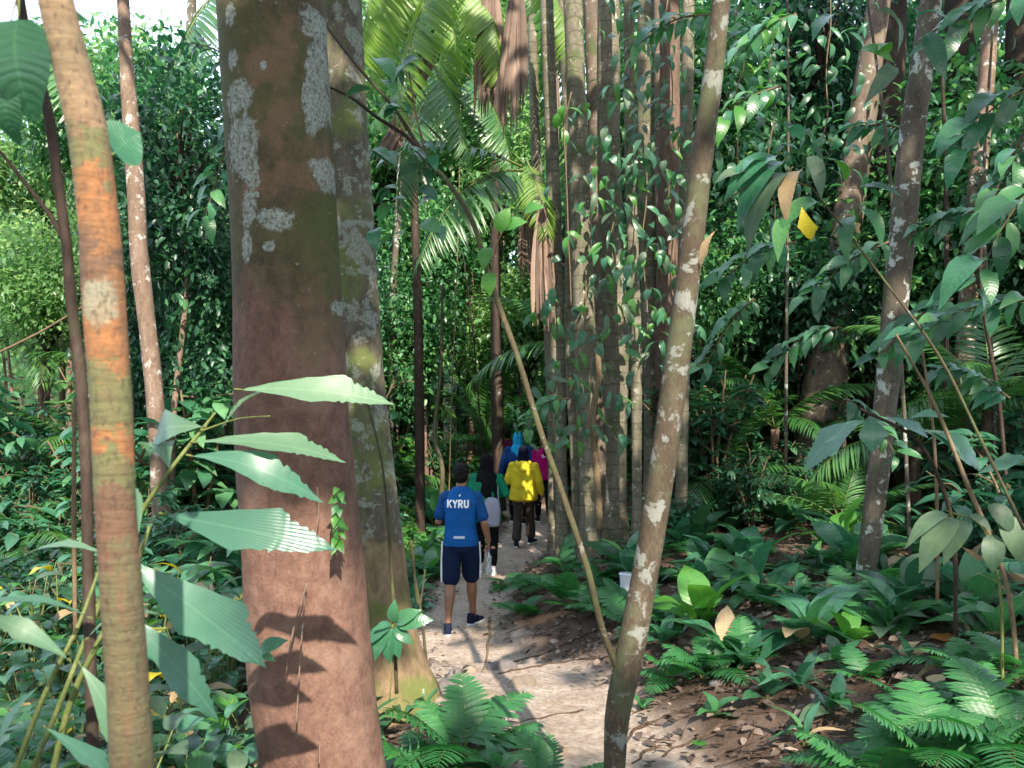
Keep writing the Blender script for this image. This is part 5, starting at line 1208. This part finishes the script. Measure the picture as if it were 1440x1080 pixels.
# big leafed branch at right, with the yellow leaf
t = empty('leafy_branch', W(1440, 720, 3.4), 'branch with large blue green leaflets and one yellow leaf at the upper right', 'branch')
px_stem(t, [(1440, 745, 3.2, 5), (1380, 620, 3.3, 4.5), (1320, 500, 3.4, 4), (1240, 390, 3.5, 3.2), (1170, 300, 3.55, 2.6), (1130, 250, 3.6, 2)], 'bark_limb')
px_stem(t, [(1140, 262, 3.6, 3), (1080, 250, 3.55, 2), (1010, 290, 3.5, 2)], 'bark_twig', 'stalk')
BL = [((1100, 215), (1000, 262), 'leafglossy'), ((1110, 220), (1010, 300), 'leafglossy'), ((1115, 235), (1020, 330), 'grey'), ((1130, 200), (1100, 160), 'leafglossy'), ((1135, 215), (1165, 270), 'grey'), ((1130, 235), (1085, 295), 'tan'),
      ((1200, 265), (1280, 262), 'leafdark'), ((1205, 290), (1262, 338), 'leaf'), ((1200, 300), (1180, 355), 'leafdark'), ((1160, 200), (1250, 150), 'leafglossy'), ((1205, 70), (1265, 72), 'leafbright'), ((1250, 80), (1240, 40), 'leafbright'), ((1180, 20), (1130, 40), 'leafglossy'),
      ((1230, 10), (1300, 60), 'grey'), ((1280, 30), (1350, 0), 'leafglossy'), ((1300, 40), (1330, 110), 'leafdark'), ((1260, 90), (1225, 130), 'grey'), ((1160, 285), (1085, 300), 'leaf'), ((1190, 260), (1170, 200), 'leafbright'), ((1110, 300), (1085, 355), 'leaf'), ((1080, 240), (1040, 205), 'leafglossy'), ((1060, 250), (1000, 235), 'grey')]
for i, (b, tp, m_) in enumerate(BL):
    dd = 3.6 if b[1] > 150 else 3.9
    tp = (b[0] + (tp[0] - b[0]) * .82, b[1] + (tp[1] - b[1]) * .82)
    px_leaf(t, 'oval', m_, *b, dd, *tp, dd - .15, .72, R.uniform(-.6, .6), i % 3, up=(R.uniform(-.3, .3), -.6, 1))
px_leaf(t, 'fish', 'yellow', 1127, 288, 3.4, 1136, 342, 3.44, 1.45, .5, 0, up=(.3, -1, .1))
px_leaf(t, 'fish', 'tan', 1008, 322, 3.1, 974, 372, 3.1, 1.2, .9, 0, up=(0, -1, .3))
# twigs of blue green leaves at the right edge
for (x0, y0, x1, y1, d, n, lab) in [(1460, 250, 1370, 400, 3.4, 9, 'leafy twig entering from the right edge at mid height'), (1460, 120, 1350, 200, 4.2, 9, 'leafy twig entering from the right edge near the top'), (1460, 420, 1290, 470, 4.6, 12, 'long leafy twig reaching in from the right edge'), (1340, 420, 1240, 500, 5.4, 12, 'leafy twig around the slender grey tree'),
                                   (1250, 340, 1140, 420, 5.6, 12, 'leafy twig in front of the thick pale mottled trunk'), (1120, 340, 1010, 400, 5.8, 12, 'leafy twig right of the leaning forked tree'), (1100, 120, 990, 190, 6, 14, 'bright leafy twig right of the leaning trunk near the top'), (1010, 20, 900, 60, 6, 14, 'bright leafy twig behind the top of the leaning trunk'), (1440, -10, 1320, 60, 4.5, 12, 'dark leafy twig at the upper right corner'), (340, 110, 270, 60, 6, 8, 'dark leafy twig left of the top of the big trunk'), (345, 150, 290, 300, 6, 14, 'leafy twig hanging along the left side of the big trunk'),
        (1400, 300, 1290, 330, 6.5, 16, 'leafy twig across the slim sunlit trunk at the right'), (1420, 560, 1320, 520, 6.2, 14, 'leafy twig low before the dark trunks at the right edge'), (1180, 460, 1080, 520, 7, 16, 'dark leafy twig at the waist of the thick pale trunk'), (1300, 200, 1200, 180, 7.5, 16, 'dark leafy twig before the tops of the right hand trunks'),
        (1120, 20, 1040, 80, 7.5, 18, 'bright leafy twig high between forked tree and thick pale trunk'), (1190, 560, 1260, 640, 6, 12, 'leafy twig before the base of the thick pale trunk'), (1060, 420, 990, 520, 7.5, 16, 'dark leafy twig beside the middle of the leaning tree'), (1440, 200, 1390, 330, 5, 12, 'hanging leafy twig at the right edge'), (800, 560, 740, 600, 9, 10, 'bright leafy twig above the heads of the walkers')]:
    t = empty('leafy_twig', W(x0, y0, d), lab, 'twig'); px_stem(t, [(x0, y0, d, 3.5), ((x0 + x1) / 2, (y0 + y1) / 2 - 14, d, 2.5), (x1, y1, d, 1.5)], 'bark_twig')
    n = int(n * 1.7)
    for i in range(n):
        f = (i + 1) / n; bx = x0 + (x1 - x0) * f; by = y0 + (y1 - y0) * f - 56 * f * (1 - f) ; sg = 1 if i % 2 else -1; L = R.uniform(30, 58) * 4.4 / d
        ax = math.atan2(y1 - y0, x1 - x0) + sg * R.uniform(.5, 1.1)
        px_leaf(t, 'oval', R.choice(['leafglossy', 'leafdark', 'leaf'] if 'bright' not in lab else ['leafbright', 'leaf', 'leafglossy']), bx, by, d, bx + math.cos(ax) * L, by + math.sin(ax) * L * .6 + L * .25, d + R.uniform(-.16, .08), .88, R.uniform(-.4, .4), i % 3, up=(0, -.6, 1))
# caryota plant mid right
t = empty('fishtail_plant', ground_at(1330, 900), 'fishtail leaved plant spreading blue green leaflets over a curved black stalk at the right', 'plant')
px_stem(t, [(1345, 905, 4.6, 6), (1330, 700, 4.5, 6), (1290, 620, 4.4, 5), (1210, 575, 4.3, 4)], 'bark_dark')
for (b, tp, w_, v, rl) in [((1222, 588), (1118, 640), 1.0, 0, .3), ((1222, 582), (1232, 632), 1.9, 1, 0), ((1245, 585), (1310, 612), 1.4, 0, -.2), ((1290, 602), (1402, 652), .9, 1, .2), ((1300, 605), (1375, 632), 1.0, 2, -.2), ((1370, 668), (1450, 640), .9, 0, 0), ((1275, 590), (1335, 575), .8, 1, 0)]:
    px_leaf(t, 'fish', 'fishdark', *b, 4.4, *tp, 4.3, w_ * 1.25, rl, v, up=(0, -.9, 1))
t = empty('drooping_plant', ground_at(1400, 960), 'plant with drooping pale grey green leaves near the right edge', 'plant')
px_stem(t, [(1410, 960, 3.9, 5), (1400, 800, 3.9, 4), (1375, 735, 3.9, 3), (1330, 718, 3.9, 2)], 'stem')
for (b, tp, w_) in [((1352, 722), (1290, 785), .8), ((1340, 720), (1276, 748), .6), ((1368, 728), (1326, 778), .8), ((1360, 722), (1395, 740), .8), ((1395, 745), (1398, 800), 1.1), ((1385, 705), (1432, 745), 1.1), ((1400, 715), (1450, 790), 1.0)]:
    px_leaf(t, 'oval', 'grey', *b, 3.9, *tp, 3.8, w_ * 1.1, .3, 1, up=(0, -.8, .8))
# long tan sapling stems at right
for (pts, lab) in [([(1260, 470, 4.2, 4), (1310, 560, 4.2, 6), (1360, 680, 4.1, 8), (1415, 820, 4.0, 8), (1432, 1000, 3.9, 9), (1436, 1090, 3.9, 9)], 'long bent tan sapling stem near the right edge'), ([(1295, 480, 5.2, 4), (1312, 600, 5.2, 5), (1318, 720, 5.2, 6), (1318, 860, 5.2, 6)], 'thin upright tan stem left of the bent sapling'),
                   ([(580, 790, 6.0, 3), (592, 860, 6, 5), (602, 962, 6, 6)], 'thin leaning stick at the left edge of the trail'), ([(578, 760, 6, 5), (590, 850, 6, 5), (598, 800, 6, 2)], 'broken yellow twig at the left edge of the trail'), ([(622, 400, 14, 5), (620, 520, 14, 6), (612, 620, 13.5, 8), (622, 660, 13, 9), (618, 730, 13, 9)], 'thin winding stem beyond the left side of the trail'),
                   ([(515, 560, 4.2, 5), (535, 640, 4.1, 4), (548, 760, 4.05, 6), (555, 900, 4.0, 7), (558, 975, 4.0, 7)], 'thin bare aerial root running down the mossy trunk'), ([(105, 560, 4, 6), (104, 700, 4, 8), (106, 900, 4, 8)], 'thin tan upright stem left of the banded sapling'), ([(-10, 500, 5, 5), (60, 465, 5, 4), (118, 430, 5, 3)], 'fallen tan stick leaning over the left undergrowth')]:
    t = empty('thin_stem', W(*pts[-1][:3]), lab, 'stem'); px_stem(t, [(p[0], p[1], p[2], p[3] * .8) for p in pts], 'bark_limb' if 'tan' not in lab else 'bark_twig')
# white sap drips and roots on the big trunk
a_ = 0
for (pts, lab) in [([(416, 1040, 3.08, 2), (420, 960, 3.1, 2.5), (424, 900, 3.12, 2), (430, 820, 3.14, 1.4)], 'pale thread root running down the face of the big trunk'), ([(449, 1075, 3.08, 2.5), (450, 1020, 3.1, 2)], 'short pale thread root low on the big trunk'), ([(400, 960, 3.1, 1.5), (414, 880, 3.1, 2.5), (432, 820, 3.12, 1.5)], 'brown twig crossing the face of the big trunk'), ([(443, 760, 3.16, 1.6), (448, 720, 3.17, 3), (446, 685, 3.18, 4)], 'pale dried sap streak on the big trunk')]:
    t = empty('trunk_strand', W(*pts[0][:3]), lab, 'strand'); px_stem(t, pts, 'bark_pale')
t = empty('seedling_vine', W(470, 775, 3.16), 'tiny bright green climber pressed against the big trunk', 'climber')
px_stem(t, [(474, 775, 3.15, 1.5), (478, 720, 3.15, 1.5), (472, 685, 3.15, 1)])
for i in range(15):
    y = 686 + i * 5.6; s = 1 if i % 2 else -1; L = R.uniform(7, 15)
    px_leaf(t, 'oval', R.choice(['leafbright', 'leaf', 'leafbright']), 476 + R.uniform(-2, 2), y, 3.14, 476 + s * L * R.uniform(.3, 1), y + L * R.uniform(.5, 1.3), 3.08 + R.uniform(-.02, .02), R.uniform(.8, 1.3), R.uniform(-.6, .6), i % 3, up=(R.uniform(-.5, .5), -1, .4))
t = empty('seedling', W(555, 985, 3.95), 'dark star shaped leaf rosette in front of the mossy trunk', 'plant')
px_stem(t, [(548, 985, 3.95, 2), (552, 930, 3.95, 2), (554, 880, 3.95, 2)])
for tx, ty in [(512, 900), (520, 922), (540, 930), (556, 925), (575, 905), (602, 872), (585, 860), (555, 850), (528, 880)]:
    px_leaf(t, 'oval', 'leafglossy', 553, 878, 3.92, tx, ty, 3.85, 1.1, .2, 0, up=(0, -.9, .8))
t = empty('seedling', W(375, 912, 3.05), 'small two leaved green seedling before the big trunk', 'plant')
px_leaf(t, 'oval', 'leafglossy', 360, 918, 3.0, 398, 900, 2.98, 1.2, 0, 0, up=(0, -.9, .8)); px_leaf(t, 'oval', 'leafglossy', 362, 918, 3.0, 385, 926, 2.98, 1.2, 0, 1, up=(0, -.9, .8))

# ------------------------------------------------------------------ herb layer
def herbs(n, a_, b_, yr, make, mind=.35, keep=KEEP, hgt=.5, gap=.2):
    pl = []; tr = 0
    while len(pl) < n and tr < n * 40:
        tr += 1
        y = R.uniform(*yr); x = R.uniform((a_ - 720) * y / F, (b_ - 720) * y / F)
        if abs(x - path_cx(y)) < path_hw(y) + gap: continue
        if any((x - p) ** 2 + (y - q) ** 2 < mind ** 2 for p, q in pl): continue
        if abs(x - W(440, 0, 3.42).x) < .4 and y < 3.9: continue
        if keep and not ok_view(x, y, H(x, y), hgt, hgt * .4, keep): continue
        pl.append((x, y)); q = make(Vector((x, y, H(x, y))))
        b = ' '.join(q['label'].split()[:3]) if q['label'].split()[0] != 'fern' else 'small fern'
        sz = sum((max(c.scale) for c in q.children if c.name.startswith(('leaf', 'frond')))) / max(1, sum(c.name.startswith(('leaf', 'frond')) for c in q.children))
        q['label'] = own(q['label'].split(' in the ')[0].split(' along ')[0].split(' beyond ')[0].split(' scattered')[0].split(' at the ')[0], x, y)
    return pl
mixg = ['leafglossy', 'leaf', 'leafdark', 'leafglossy', 'grey', 'leafbright'] * 3 + ['tan', 'yellow']
herbs(46, -40, 340, (2.4, 4.6), lambda p: stemmed(p, R.uniform(.35, .8), R.choice([2, 3]), 7, R.choice(['oval', 'broad']), R.uniform(.16, .25), 'leafy herb in the near undergrowth at the lower left', group='near herbs at the lower left', mats=mixg), .22, None)
herbs(56, -40, 335, (4.6, 8.5), lambda p: stemmed(p, R.uniform(.6, 1.15), 3, 7, R.choice(['oval', 'broad', 'oval']), R.uniform(.18, .28), 'glossy leaved herb in the left undergrowth', group='glossy herbs of the left undergrowth', mats=mixg), .3, None)
herbs(12, 200, 400, (2.3, 3.1), lambda p: rosette(p, 'strap', 9, R.uniform(.35, .6), 'strap leaved clump at the foot of the big trunk', group='strap leaved clumps by the big trunk', mats=['leafglossy', 'grey', 'leafdark']), .15, None)
herbs(26, 560, 680, (8.6, 15), lambda p: rosette(p, 'oval', 9, R.uniform(.3, .5), 'low rosette herb along the left border of the trail', group='rosette herbs at the left trail border', mats=['leafglossy', 'leaf', 'leafbright']), .3, None, gap=.1)
herbs(20, 560, 800, (16, 22), lambda p: rosette(p, 'broad', 9, R.uniform(.5, .9), 'broad leaved herb beyond the walkers', group='broad leaved herbs beyond the walkers', mats=['leafglossy', 'leaf', 'leafbright']), .6, [(690, 590, 790, 760, 18)], gap=.2)
# right hand slope, singled out where they are large
SPOT = [  # px, py, kind, n, L, mat, label
    (1205, 800, 'broad', 9, .62, 'leafglossy', 'broad leaved arum with wide blue green leaves left of the slender grey tree'), (1185, 770, 'broad', 6, .5, 'leafbright', 'bright green ribbed arum directly left of the slender grey tree'), (1060, 850, 'strap', 8, .75, 'leafglossy', 'long leaved ginger clump with arching glossy leaves on the slope'),
    (985, 880, 'oval', 7, .6, 'leafbright', 'upright bright leaved clump right of the forked tree'), (1130, 905, 'oval', 6, .55, 'leafglossy', 'low clump with one drooping long glossy leaf on the right slope'), (1270, 880, 'oval', 8, .4, 'leaf', 'small herb at the foot of the slender grey tree'), (1190, 905, 'oval', 5, .34, 'leafbright', 'small pale green seedling amid the leaf litter'),
    (1360, 850, 'broad', 7, .42, 'leafglossy', 'broad leaved herb under the fishtail plant at the right'), (1400, 900, 'oval', 8, .4, 'leaf', 'oval leaved herb near the right edge'), (1340, 790, 'broad', 7, .4, 'leafdark', 'dark broad leaved herb behind the bent tan sapling'), (1100, 740, 'broad', 8, .5, 'leafdark', 'dark broad leaved herb below the thick pale trunk'),
    (1050, 720, 'oval', 9, .5, 'leafdark', 'dark oval leaved herb on the shaded slope'), (960, 770, 'oval', 9, .45, 'leafglossy', 'herb just right of the leaning trunk'), (1000, 1010, 'oval', 5, .2, 'leaf', 'tiny seedling on the bare soil at the lower right'), (1080, 985, 'oval', 7, .22, 'leafdark', 'small dark seedling group in the leaf litter'), (845, 790, 'strap', 8, .5, 'leafglossy', 'strap leaved clump at the foot of the palm stems'),
    (560, 790, 'oval', 8, .34, 'leafbright', 'low herb between mossy trunk and trail'), (590, 760, 'broad', 7, .4, 'leaf', 'broad leaved herb left of the man in blue'), (1280, 760, 'strap', 7, .5, 'leafdark', 'dark strap leaved clump right of the slender grey tree'), (1400, 740, 'strap', 8, .6, 'leafdark', 'dark strap leaved clump at the right edge')]
SPOT += [(545, 1012, 'oval', 8, .26, 'leafdark', 'dark small herb at the foot of the mossy trunk'), (588, 1000, 'oval', 7, .2, 'leafglossy', 'tiny herb between the mossy trunk foot and the dark stone'), (515, 1040, 'strap', 8, .36, 'leaf', 'strap leaved herb between the two near trunks'),
         (700, 1090, 'oval', 7, .2, 'leaf', 'small herb at the bottom edge beside the large green fern'), (935, 905, 'oval', 7, .3, 'leafglossy', 'glossy herb right behind the fork of the leaning tree'), (905, 1000, 'oval', 5, .14, 'leaf', 'tiny herb at the foot of the forked tree')]
for (px, py, kd, n, L, m_, lab) in SPOT:
    rosette(ground_at(px, py), kd, n, L, lab, mat=m_, pitch=(20, 68))
herbs(60, 930, 1480, (4.0, 8.5), lambda p: rosette(p, R.choice(['oval', 'broad', 'oval', 'strap']), 7, R.uniform(.2, .42), 'small herb scattered on the leaf littered right slope', group='small herbs on the right slope', mats=['leaf', 'leafdark', 'leafglossy', 'leafdark', 'leafdark', 'grey', 'leafglossy', 'leafdark', 'leaf', 'leaf', 'leafglossy', 'tan']), .3, None, gap=.5)
herbs(34, 880, 1480, (8, 14), lambda p: rosette(p, R.choice(['oval', 'broad', 'strap']), 8, R.uniform(.35, .65), 'dark herb in the shade up the right slope', group='dark herbs up the right slope', mats=['leafdark', 'leaf', 'leafglossy']), .5, None, gap=.5)
# ferns
FERNS = [(800, 850, 9, .55, 'large fern clump on the right border of the trail below the palm clump'), (760, 830, 9, .5, 'fern at the trail edge left of the largest fern clump'), (735, 868, 8, .45, 'fern nearest the man at the right border of the trail'), (840, 820, 8, .5, 'fern between trail ferns and the leaning forked tree'), (795, 800, 8, .5, 'fern under the palm stems'), (880, 850, 8, .4, 'fern behind the fork of the leaning tree'), (715, 825, 7, .4, 'small fern leaning over the trail edge'), (855, 860, 8, .42, 'fern just left of the leaning tree'),
         (950, 960, 9, .4, 'low fern right of the fork of the leaning tree'), (1010, 945, 9, .42, 'fern between the forked tree and the leaf litter'), (1040, 930, 8, .36, 'fern edging the leaf litter'), (1215, 960, 6, .28, 'small fern beside the orange fallen leaf'), (900, 900, 7, .3, 'fern behind the leaning trunk'),
         (1330, 1090, 11, .5, 'lush bright fern at the lower right corner'), (1230, 1100, 10, .42, 'bright fern left of the lush corner fern'), (1420, 1075, 10, .5, 'bright fern cut by the right edge'), (1380, 1010, 9, .42, 'fern behind the lush corner fern'), (1290, 1020, 8, .36, 'darker fern behind the pale fallen leaf'), (1440, 960, 8, .4, 'fern at the right edge above the corner ferns'),
         (650, 1075, 11, .6, 'large green fern at the bottom centre below the trail'), (585, 1105, 8, .42, 'fern at the foot of the mossy trunk'), (770, 1110, 8, .36, 'fern at the bottom edge left of the forked tree'), (1300, 850, 8, .45, 'fern right of the slender grey tree'), (1360, 960, 8, .4, 'fern under the drooping plant'), (1190, 715, 7, .5, 'fern with a pale ribbed frond before the thick pale trunk'), (985, 800, 8, .5, 'fern behind the leaning tree on the slope')]
for (px, py, n, L, lab) in FERNS: fern(ground_at(px, py), n, L, lab, pitch=(18, 62))
herbs(36, 860, 1480, (5, 12), lambda p: fern(p, 7, R.uniform(.35, .55), 'fern scattered on the shaded right slope', group='ferns on the right slope'), .5, None, gap=.4)

# ------------------------------------------------------------------ fallen leaves, sticks, roots, stones, the white cup
def lie(p, mesh, sc, name, label, cat, group=None, tilt=.25, dz=.012):
    e = .05; nx = (H(p.x - e, p.y) - H(p.x + e, p.y)) / (2 * e); ny = (H(p.x, p.y - e) - H(p.x, p.y + e)) / (2 * e)
    nv = Vector((nx, ny, 1)).normalized(); az = R.uniform(0, 6.28); d = Vector((math.cos(az), math.sin(az), 0)); d = (d - nv * d.dot(nv)).normalized()
    m = leaf_rot(d, nv, R.uniform(-tilt, tilt)); o = inst(name, mesh, p + nv * dz, m, sc); return tag(o, label, cat, group)
def flat_leaf(mat, v):
    key = ('flat', mat, v)
    if key not in MESH:
        V, T, Q, UV = leaf_t([0, .1, .3, .5, .7, .88, 1], [0, .12, .22, .25, .2, .1, 0], arc=-.25 + .3 * v, fold=.16 - .09 * v, ripple=.03); a = Acc(); a.add(V, T, Q, np.column_stack([UV, np.full(len(V), .25 + .2 * v)])); MESH[key] = a.mesh('leaf', M[mat])
    return MESH[key]
for (px, py, m_, L, lab) in [(1308, 905, 'orange', .19, 'large orange brown fallen leaf on the right slope'), (1330, 1026, 'tan', .13, 'pale tan fallen leaf lying on the lush corner fern'), (994, 1060, 'leafbright', .11, 'pale green fallen leaf on the soil at the bottom'), (1142, 1000, 'grey', .12, 'grey curled fallen leaf in the litter'), (1144, 922, 'orange', .08, 'small orange leaf by the drooping long leaf')]:
    lie(ground_at(px, py) + Vector((0, 0, .02 if 'fern' not in lab else .2)), flat_leaf(m_, 1), L, 'fallen_leaf', lab, 'fallen leaf')
cnt = 0
while cnt < 230:
    y = R.uniform(2.9, 7.2); x = R.uniform((880 - 720) * y / F, (1480 - 720) * y / F)
    if x - path_cx(y) < path_hw(y) - .1 + R.random() * .3: continue
    cnt += 1; m_ = 'litter' if R.random() < .9 else 'tan'
    lie(Vector((x, y, H(x, y))), flat_leaf(m_, R.randrange(3)), R.uniform(.05, .12), 'fallen_leaf', 'brown fallen leaf in the litter of the near right slope', 'fallen leaf', 'brown leaves littering the near right slope', .6)
a = Acc(); n = 17000
y = rng.uniform(2.5, 16, n) ** 1.0; x = rng.uniform(-.2, 1.0, n) * 1500 / F * y * .75; x = np.where(rng.random(n) < .2, -np.abs(x) * .9, x)
s = np.abs(x - path_cx(y)); k_ = (s > path_hw(y) + rng.normal(-.02, .12, n)) | (rng.random(n) < .02); x, y = x[k_], y[k_]; n = len(x)
z = height(x, y) + .008 + rng.uniform(0, .03, n); dr = rng.normal(size=(n, 3)) * np.array((1, 1, .22))
scatter(a, L_SMALL, np.stack([x, y, z], -1), dr, np.array((0, 0, 1.)) + rng.normal(size=(n, 3)) * .3, rng.uniform(.03, .10, n), np.clip(rng.normal(.42, .25, n), 0, 1), 1.2)
tag(a.obj('leaf_litter', M['litter']), 'brown leaf litter and twigs covering the slope beside the trail', 'leaf litter', kind='stuff')
a = Acc()
for i in range(420):
    y = R.uniform(3, 9); x = R.uniform((760 - 720) * y / F, (1460 - 720) * y / F)
    if x - path_cx(y) < path_hw(y) - .05: continue
    az = R.uniform(0, 3.1); L = R.uniform(.06, .3); q = [(x + math.cos(az) * L * t_ + R.uniform(-.01, .01), y + math.sin(az) * L * t_) for t_ in (-.5, 0, .5)]
    tube(a, [(u, v, H(u, v) + .012 + R.uniform(0, .02)) for u, v in q], [.004, .0035, .002], 4, 6)
tag(a.obj('twig_litter', M['root']), 'small broken twigs strewn over the slope', 'twigs', kind='stuff')
def root(pts, w_, lab, mat='root'):
    P = []
    for i in range(len(pts) - 1):
        for j in range(4): f = j / 4; P.append((pts[i][0] * (1 - f) + pts[i + 1][0] * f + R.uniform(-3, 3), pts[i][1] * (1 - f) + pts[i + 1][1] * f))
    G = [ground_at(*p) for p in P]; t = empty('surface_root', G[0], lab, 'root'); a = Acc(); o = G[0]
    tube(a, [g - o + Vector((0, 0, w_ * .25)) for g in G], [w_ * (1 - .6 * i / len(G)) for i in range(len(G))], 8, len(G) * 4, .18, 14, 3); a.obj('root', M[mat], t)
root([(860, 880), (800, 905), (760, 925), (700, 935)], .016, 'dark root edging the trail step left of the forked tree'); root([(900, 925), (830, 928), (770, 935), (720, 945), (690, 950)], .013, 'long thin root across the trail below the step')
root([(850, 860), (780, 880), (740, 905)], .010, 'short root on the bank above the trail step'); root([(1000, 995), (940, 1010), (890, 1030), (870, 1060)], .017, 'root beside the foot of the forked tree'); root([(1050, 1010), (980, 1040), (920, 1075)], .014, 'root running through the bare soil at the bottom')
root([(820, 1000), (760, 1012), (705, 1020)], .007, 'thin root lying across the near trail'); root([(960, 905), (900, 890), (850, 905), (800, 890)], .010, 'root behind the forked tree'); root([(690, 870), (684, 920), (678, 955)], .016, 'pale root crossing the trail step lengthwise', 'bark_twig'); root([(600, 975), (588, 990), (570, 1000)], .03, 'thick dark root at the foot of the mossy trunk')
root([(1100, 960), (1030, 975), (960, 985), (905, 975)], .010, 'root in the litter right of the forked tree'); root([(790, 850), (740, 880), (700, 900)], .008, 'fine root hanging on the bank by the trail ferns')
root([(945, 1050), (910, 1058), (885, 1080)], .012, 'short root by the bottom of the forked tree')
def stone(px, py, r, lab, col):
    p = ground_at(px, py); V, Fc = p_ell((0, 0, 0), (r[0], r[1], r[2]), n=18)
    V = np.array(V); dd = 1 + .22 * sines(V[:, 0] / r[0], V[:, 1] / r[0], V[:, 2] / r[0], 2.2, int(px)) + .07 * sines(V[:, 0] / r[0], V[:, 1] / r[0], V[:, 2] / r[0], 7, int(px) + 1)
    me = D.meshes.new('stone'); me.from_pydata([tuple(v) for v in V * dd[:, None]], [], Fc); me.materials.append(col); me.polygons.foreach_set('use_smooth', np.ones(len(me.polygons), bool)); me.update()
    o = inst('stone', me, p + Vector((0, 0, r[2] * .15)), (0, 0, R.uniform(0, 3))); tag(o, lab, 'stone')
st_w = bark('stone_warm', (.16, .12, .09), (.30, .24, .18), (.42, .35, .28), None, sc=2); st_g = bark('stone_grey', (.10, .085, .08), (.19, .165, .16), (.30, .27, .26), None, sc=2)
stone(661, 945, (.075, .06, .05), 'yellowish stone set in the trail step', st_w); stone(640, 948, (.06, .05, .035), 'small grey stone left of the yellowish stone', st_g); stone(706, 940, (.13, .09, .045), 'flat grey stone right of the yellowish stone', st_g); stone(628, 968, (.13, .08, .05), 'dark rounded stone by the foot of the mossy trunk', st_g); stone(735, 962, (.2, .1, .03), 'broad flat stone slab sunk in the trail', st_w)
stone(780, 905, (.05, .04, .03), 'pebble on the bank below the trail ferns', st_g); stone(690, 980, (.16, .09, .025), 'low pale rock worn into the near trail', st_w); stone(1010, 965, (.07, .05, .035), 'grey stone in the litter right of the forked tree', st_g)
for i in range(26):
    y = R.uniform(4.2, 9); x = path_cx(y) + R.uniform(-1, 1) * path_hw(y); r_ = R.uniform(.008, .025)
    q = px_of((x, y, H(x, y))); p = Vector((x, y, H(x, y)))
    me = MESH.get('peb')
    if me is None:
        V, Fc = p_ell((0, 0, 0), (1, .8, .55), n=8); me = D.meshes.new('pebble'); me.from_pydata([tuple(v) for v in V], [], Fc); me.materials.append(st_w); MESH['peb'] = me
    tag(inst('pebble', me, p, (0, 0, R.uniform(0, 3)), r_), 'small pebble on the trail', 'pebble', 'small pebbles on the trail')
t = empty('plastic_cup', ground_at(884, 845), 'white plastic cup lying among plants behind the leaning tree', 'cup')
t.location = W(882, 832, 8.0); g_ = H(t.location.x, 8.0)
wp = NT('white_plastic'); wp.b.inputs['Base Color'].default_value = (.62, .64, .72, 1); wp.b.inputs['Roughness'].default_value = .35
a = Acc(); tube(a, [(0, 0, 0), (0, 0, .003), (0, 0, .11), (0, 0, .215)], [.058, .062, .070, .078], 24, 24); a.obj('cup_body', wp.m, t)
a = Acc(); tube(a, [(0, 0, .208), (0, 0, .214), (0, 0, .220)], [.080, .084, .080], 24, 6); a.obj('rim', wp.m, t)
t.location.z = g_ + .0

# where nothing else tells alike neighbours apart: their place from left to right
ORD = ['leftmost', 'second from left', 'third from left', 'fourth from left', 'fifth from left', 'sixth from left', 'seventh from left', 'eighth from left', 'ninth from left', 'tenth from left', 'eleventh from left', 'twelfth from left', 'thirteenth from left', 'fourteenth from left']
by = {}
for o in COL.objects:
    if o.parent is None and 'label' in o and o.get('category') not in ('fallen leaf', 'pebble'): by.setdefault(o['label'], []).append(o)
for lab, os_ in by.items():
    if 1 < len(os_) <= 14:
        os_.sort(key=lambda o: o.location.x / max(.1, o.location.y))
        for i, o in enumerate(os_): o['label'] = lab + ', ' + (('rightmost' if i == len(os_) - 1 else ORD[i]))
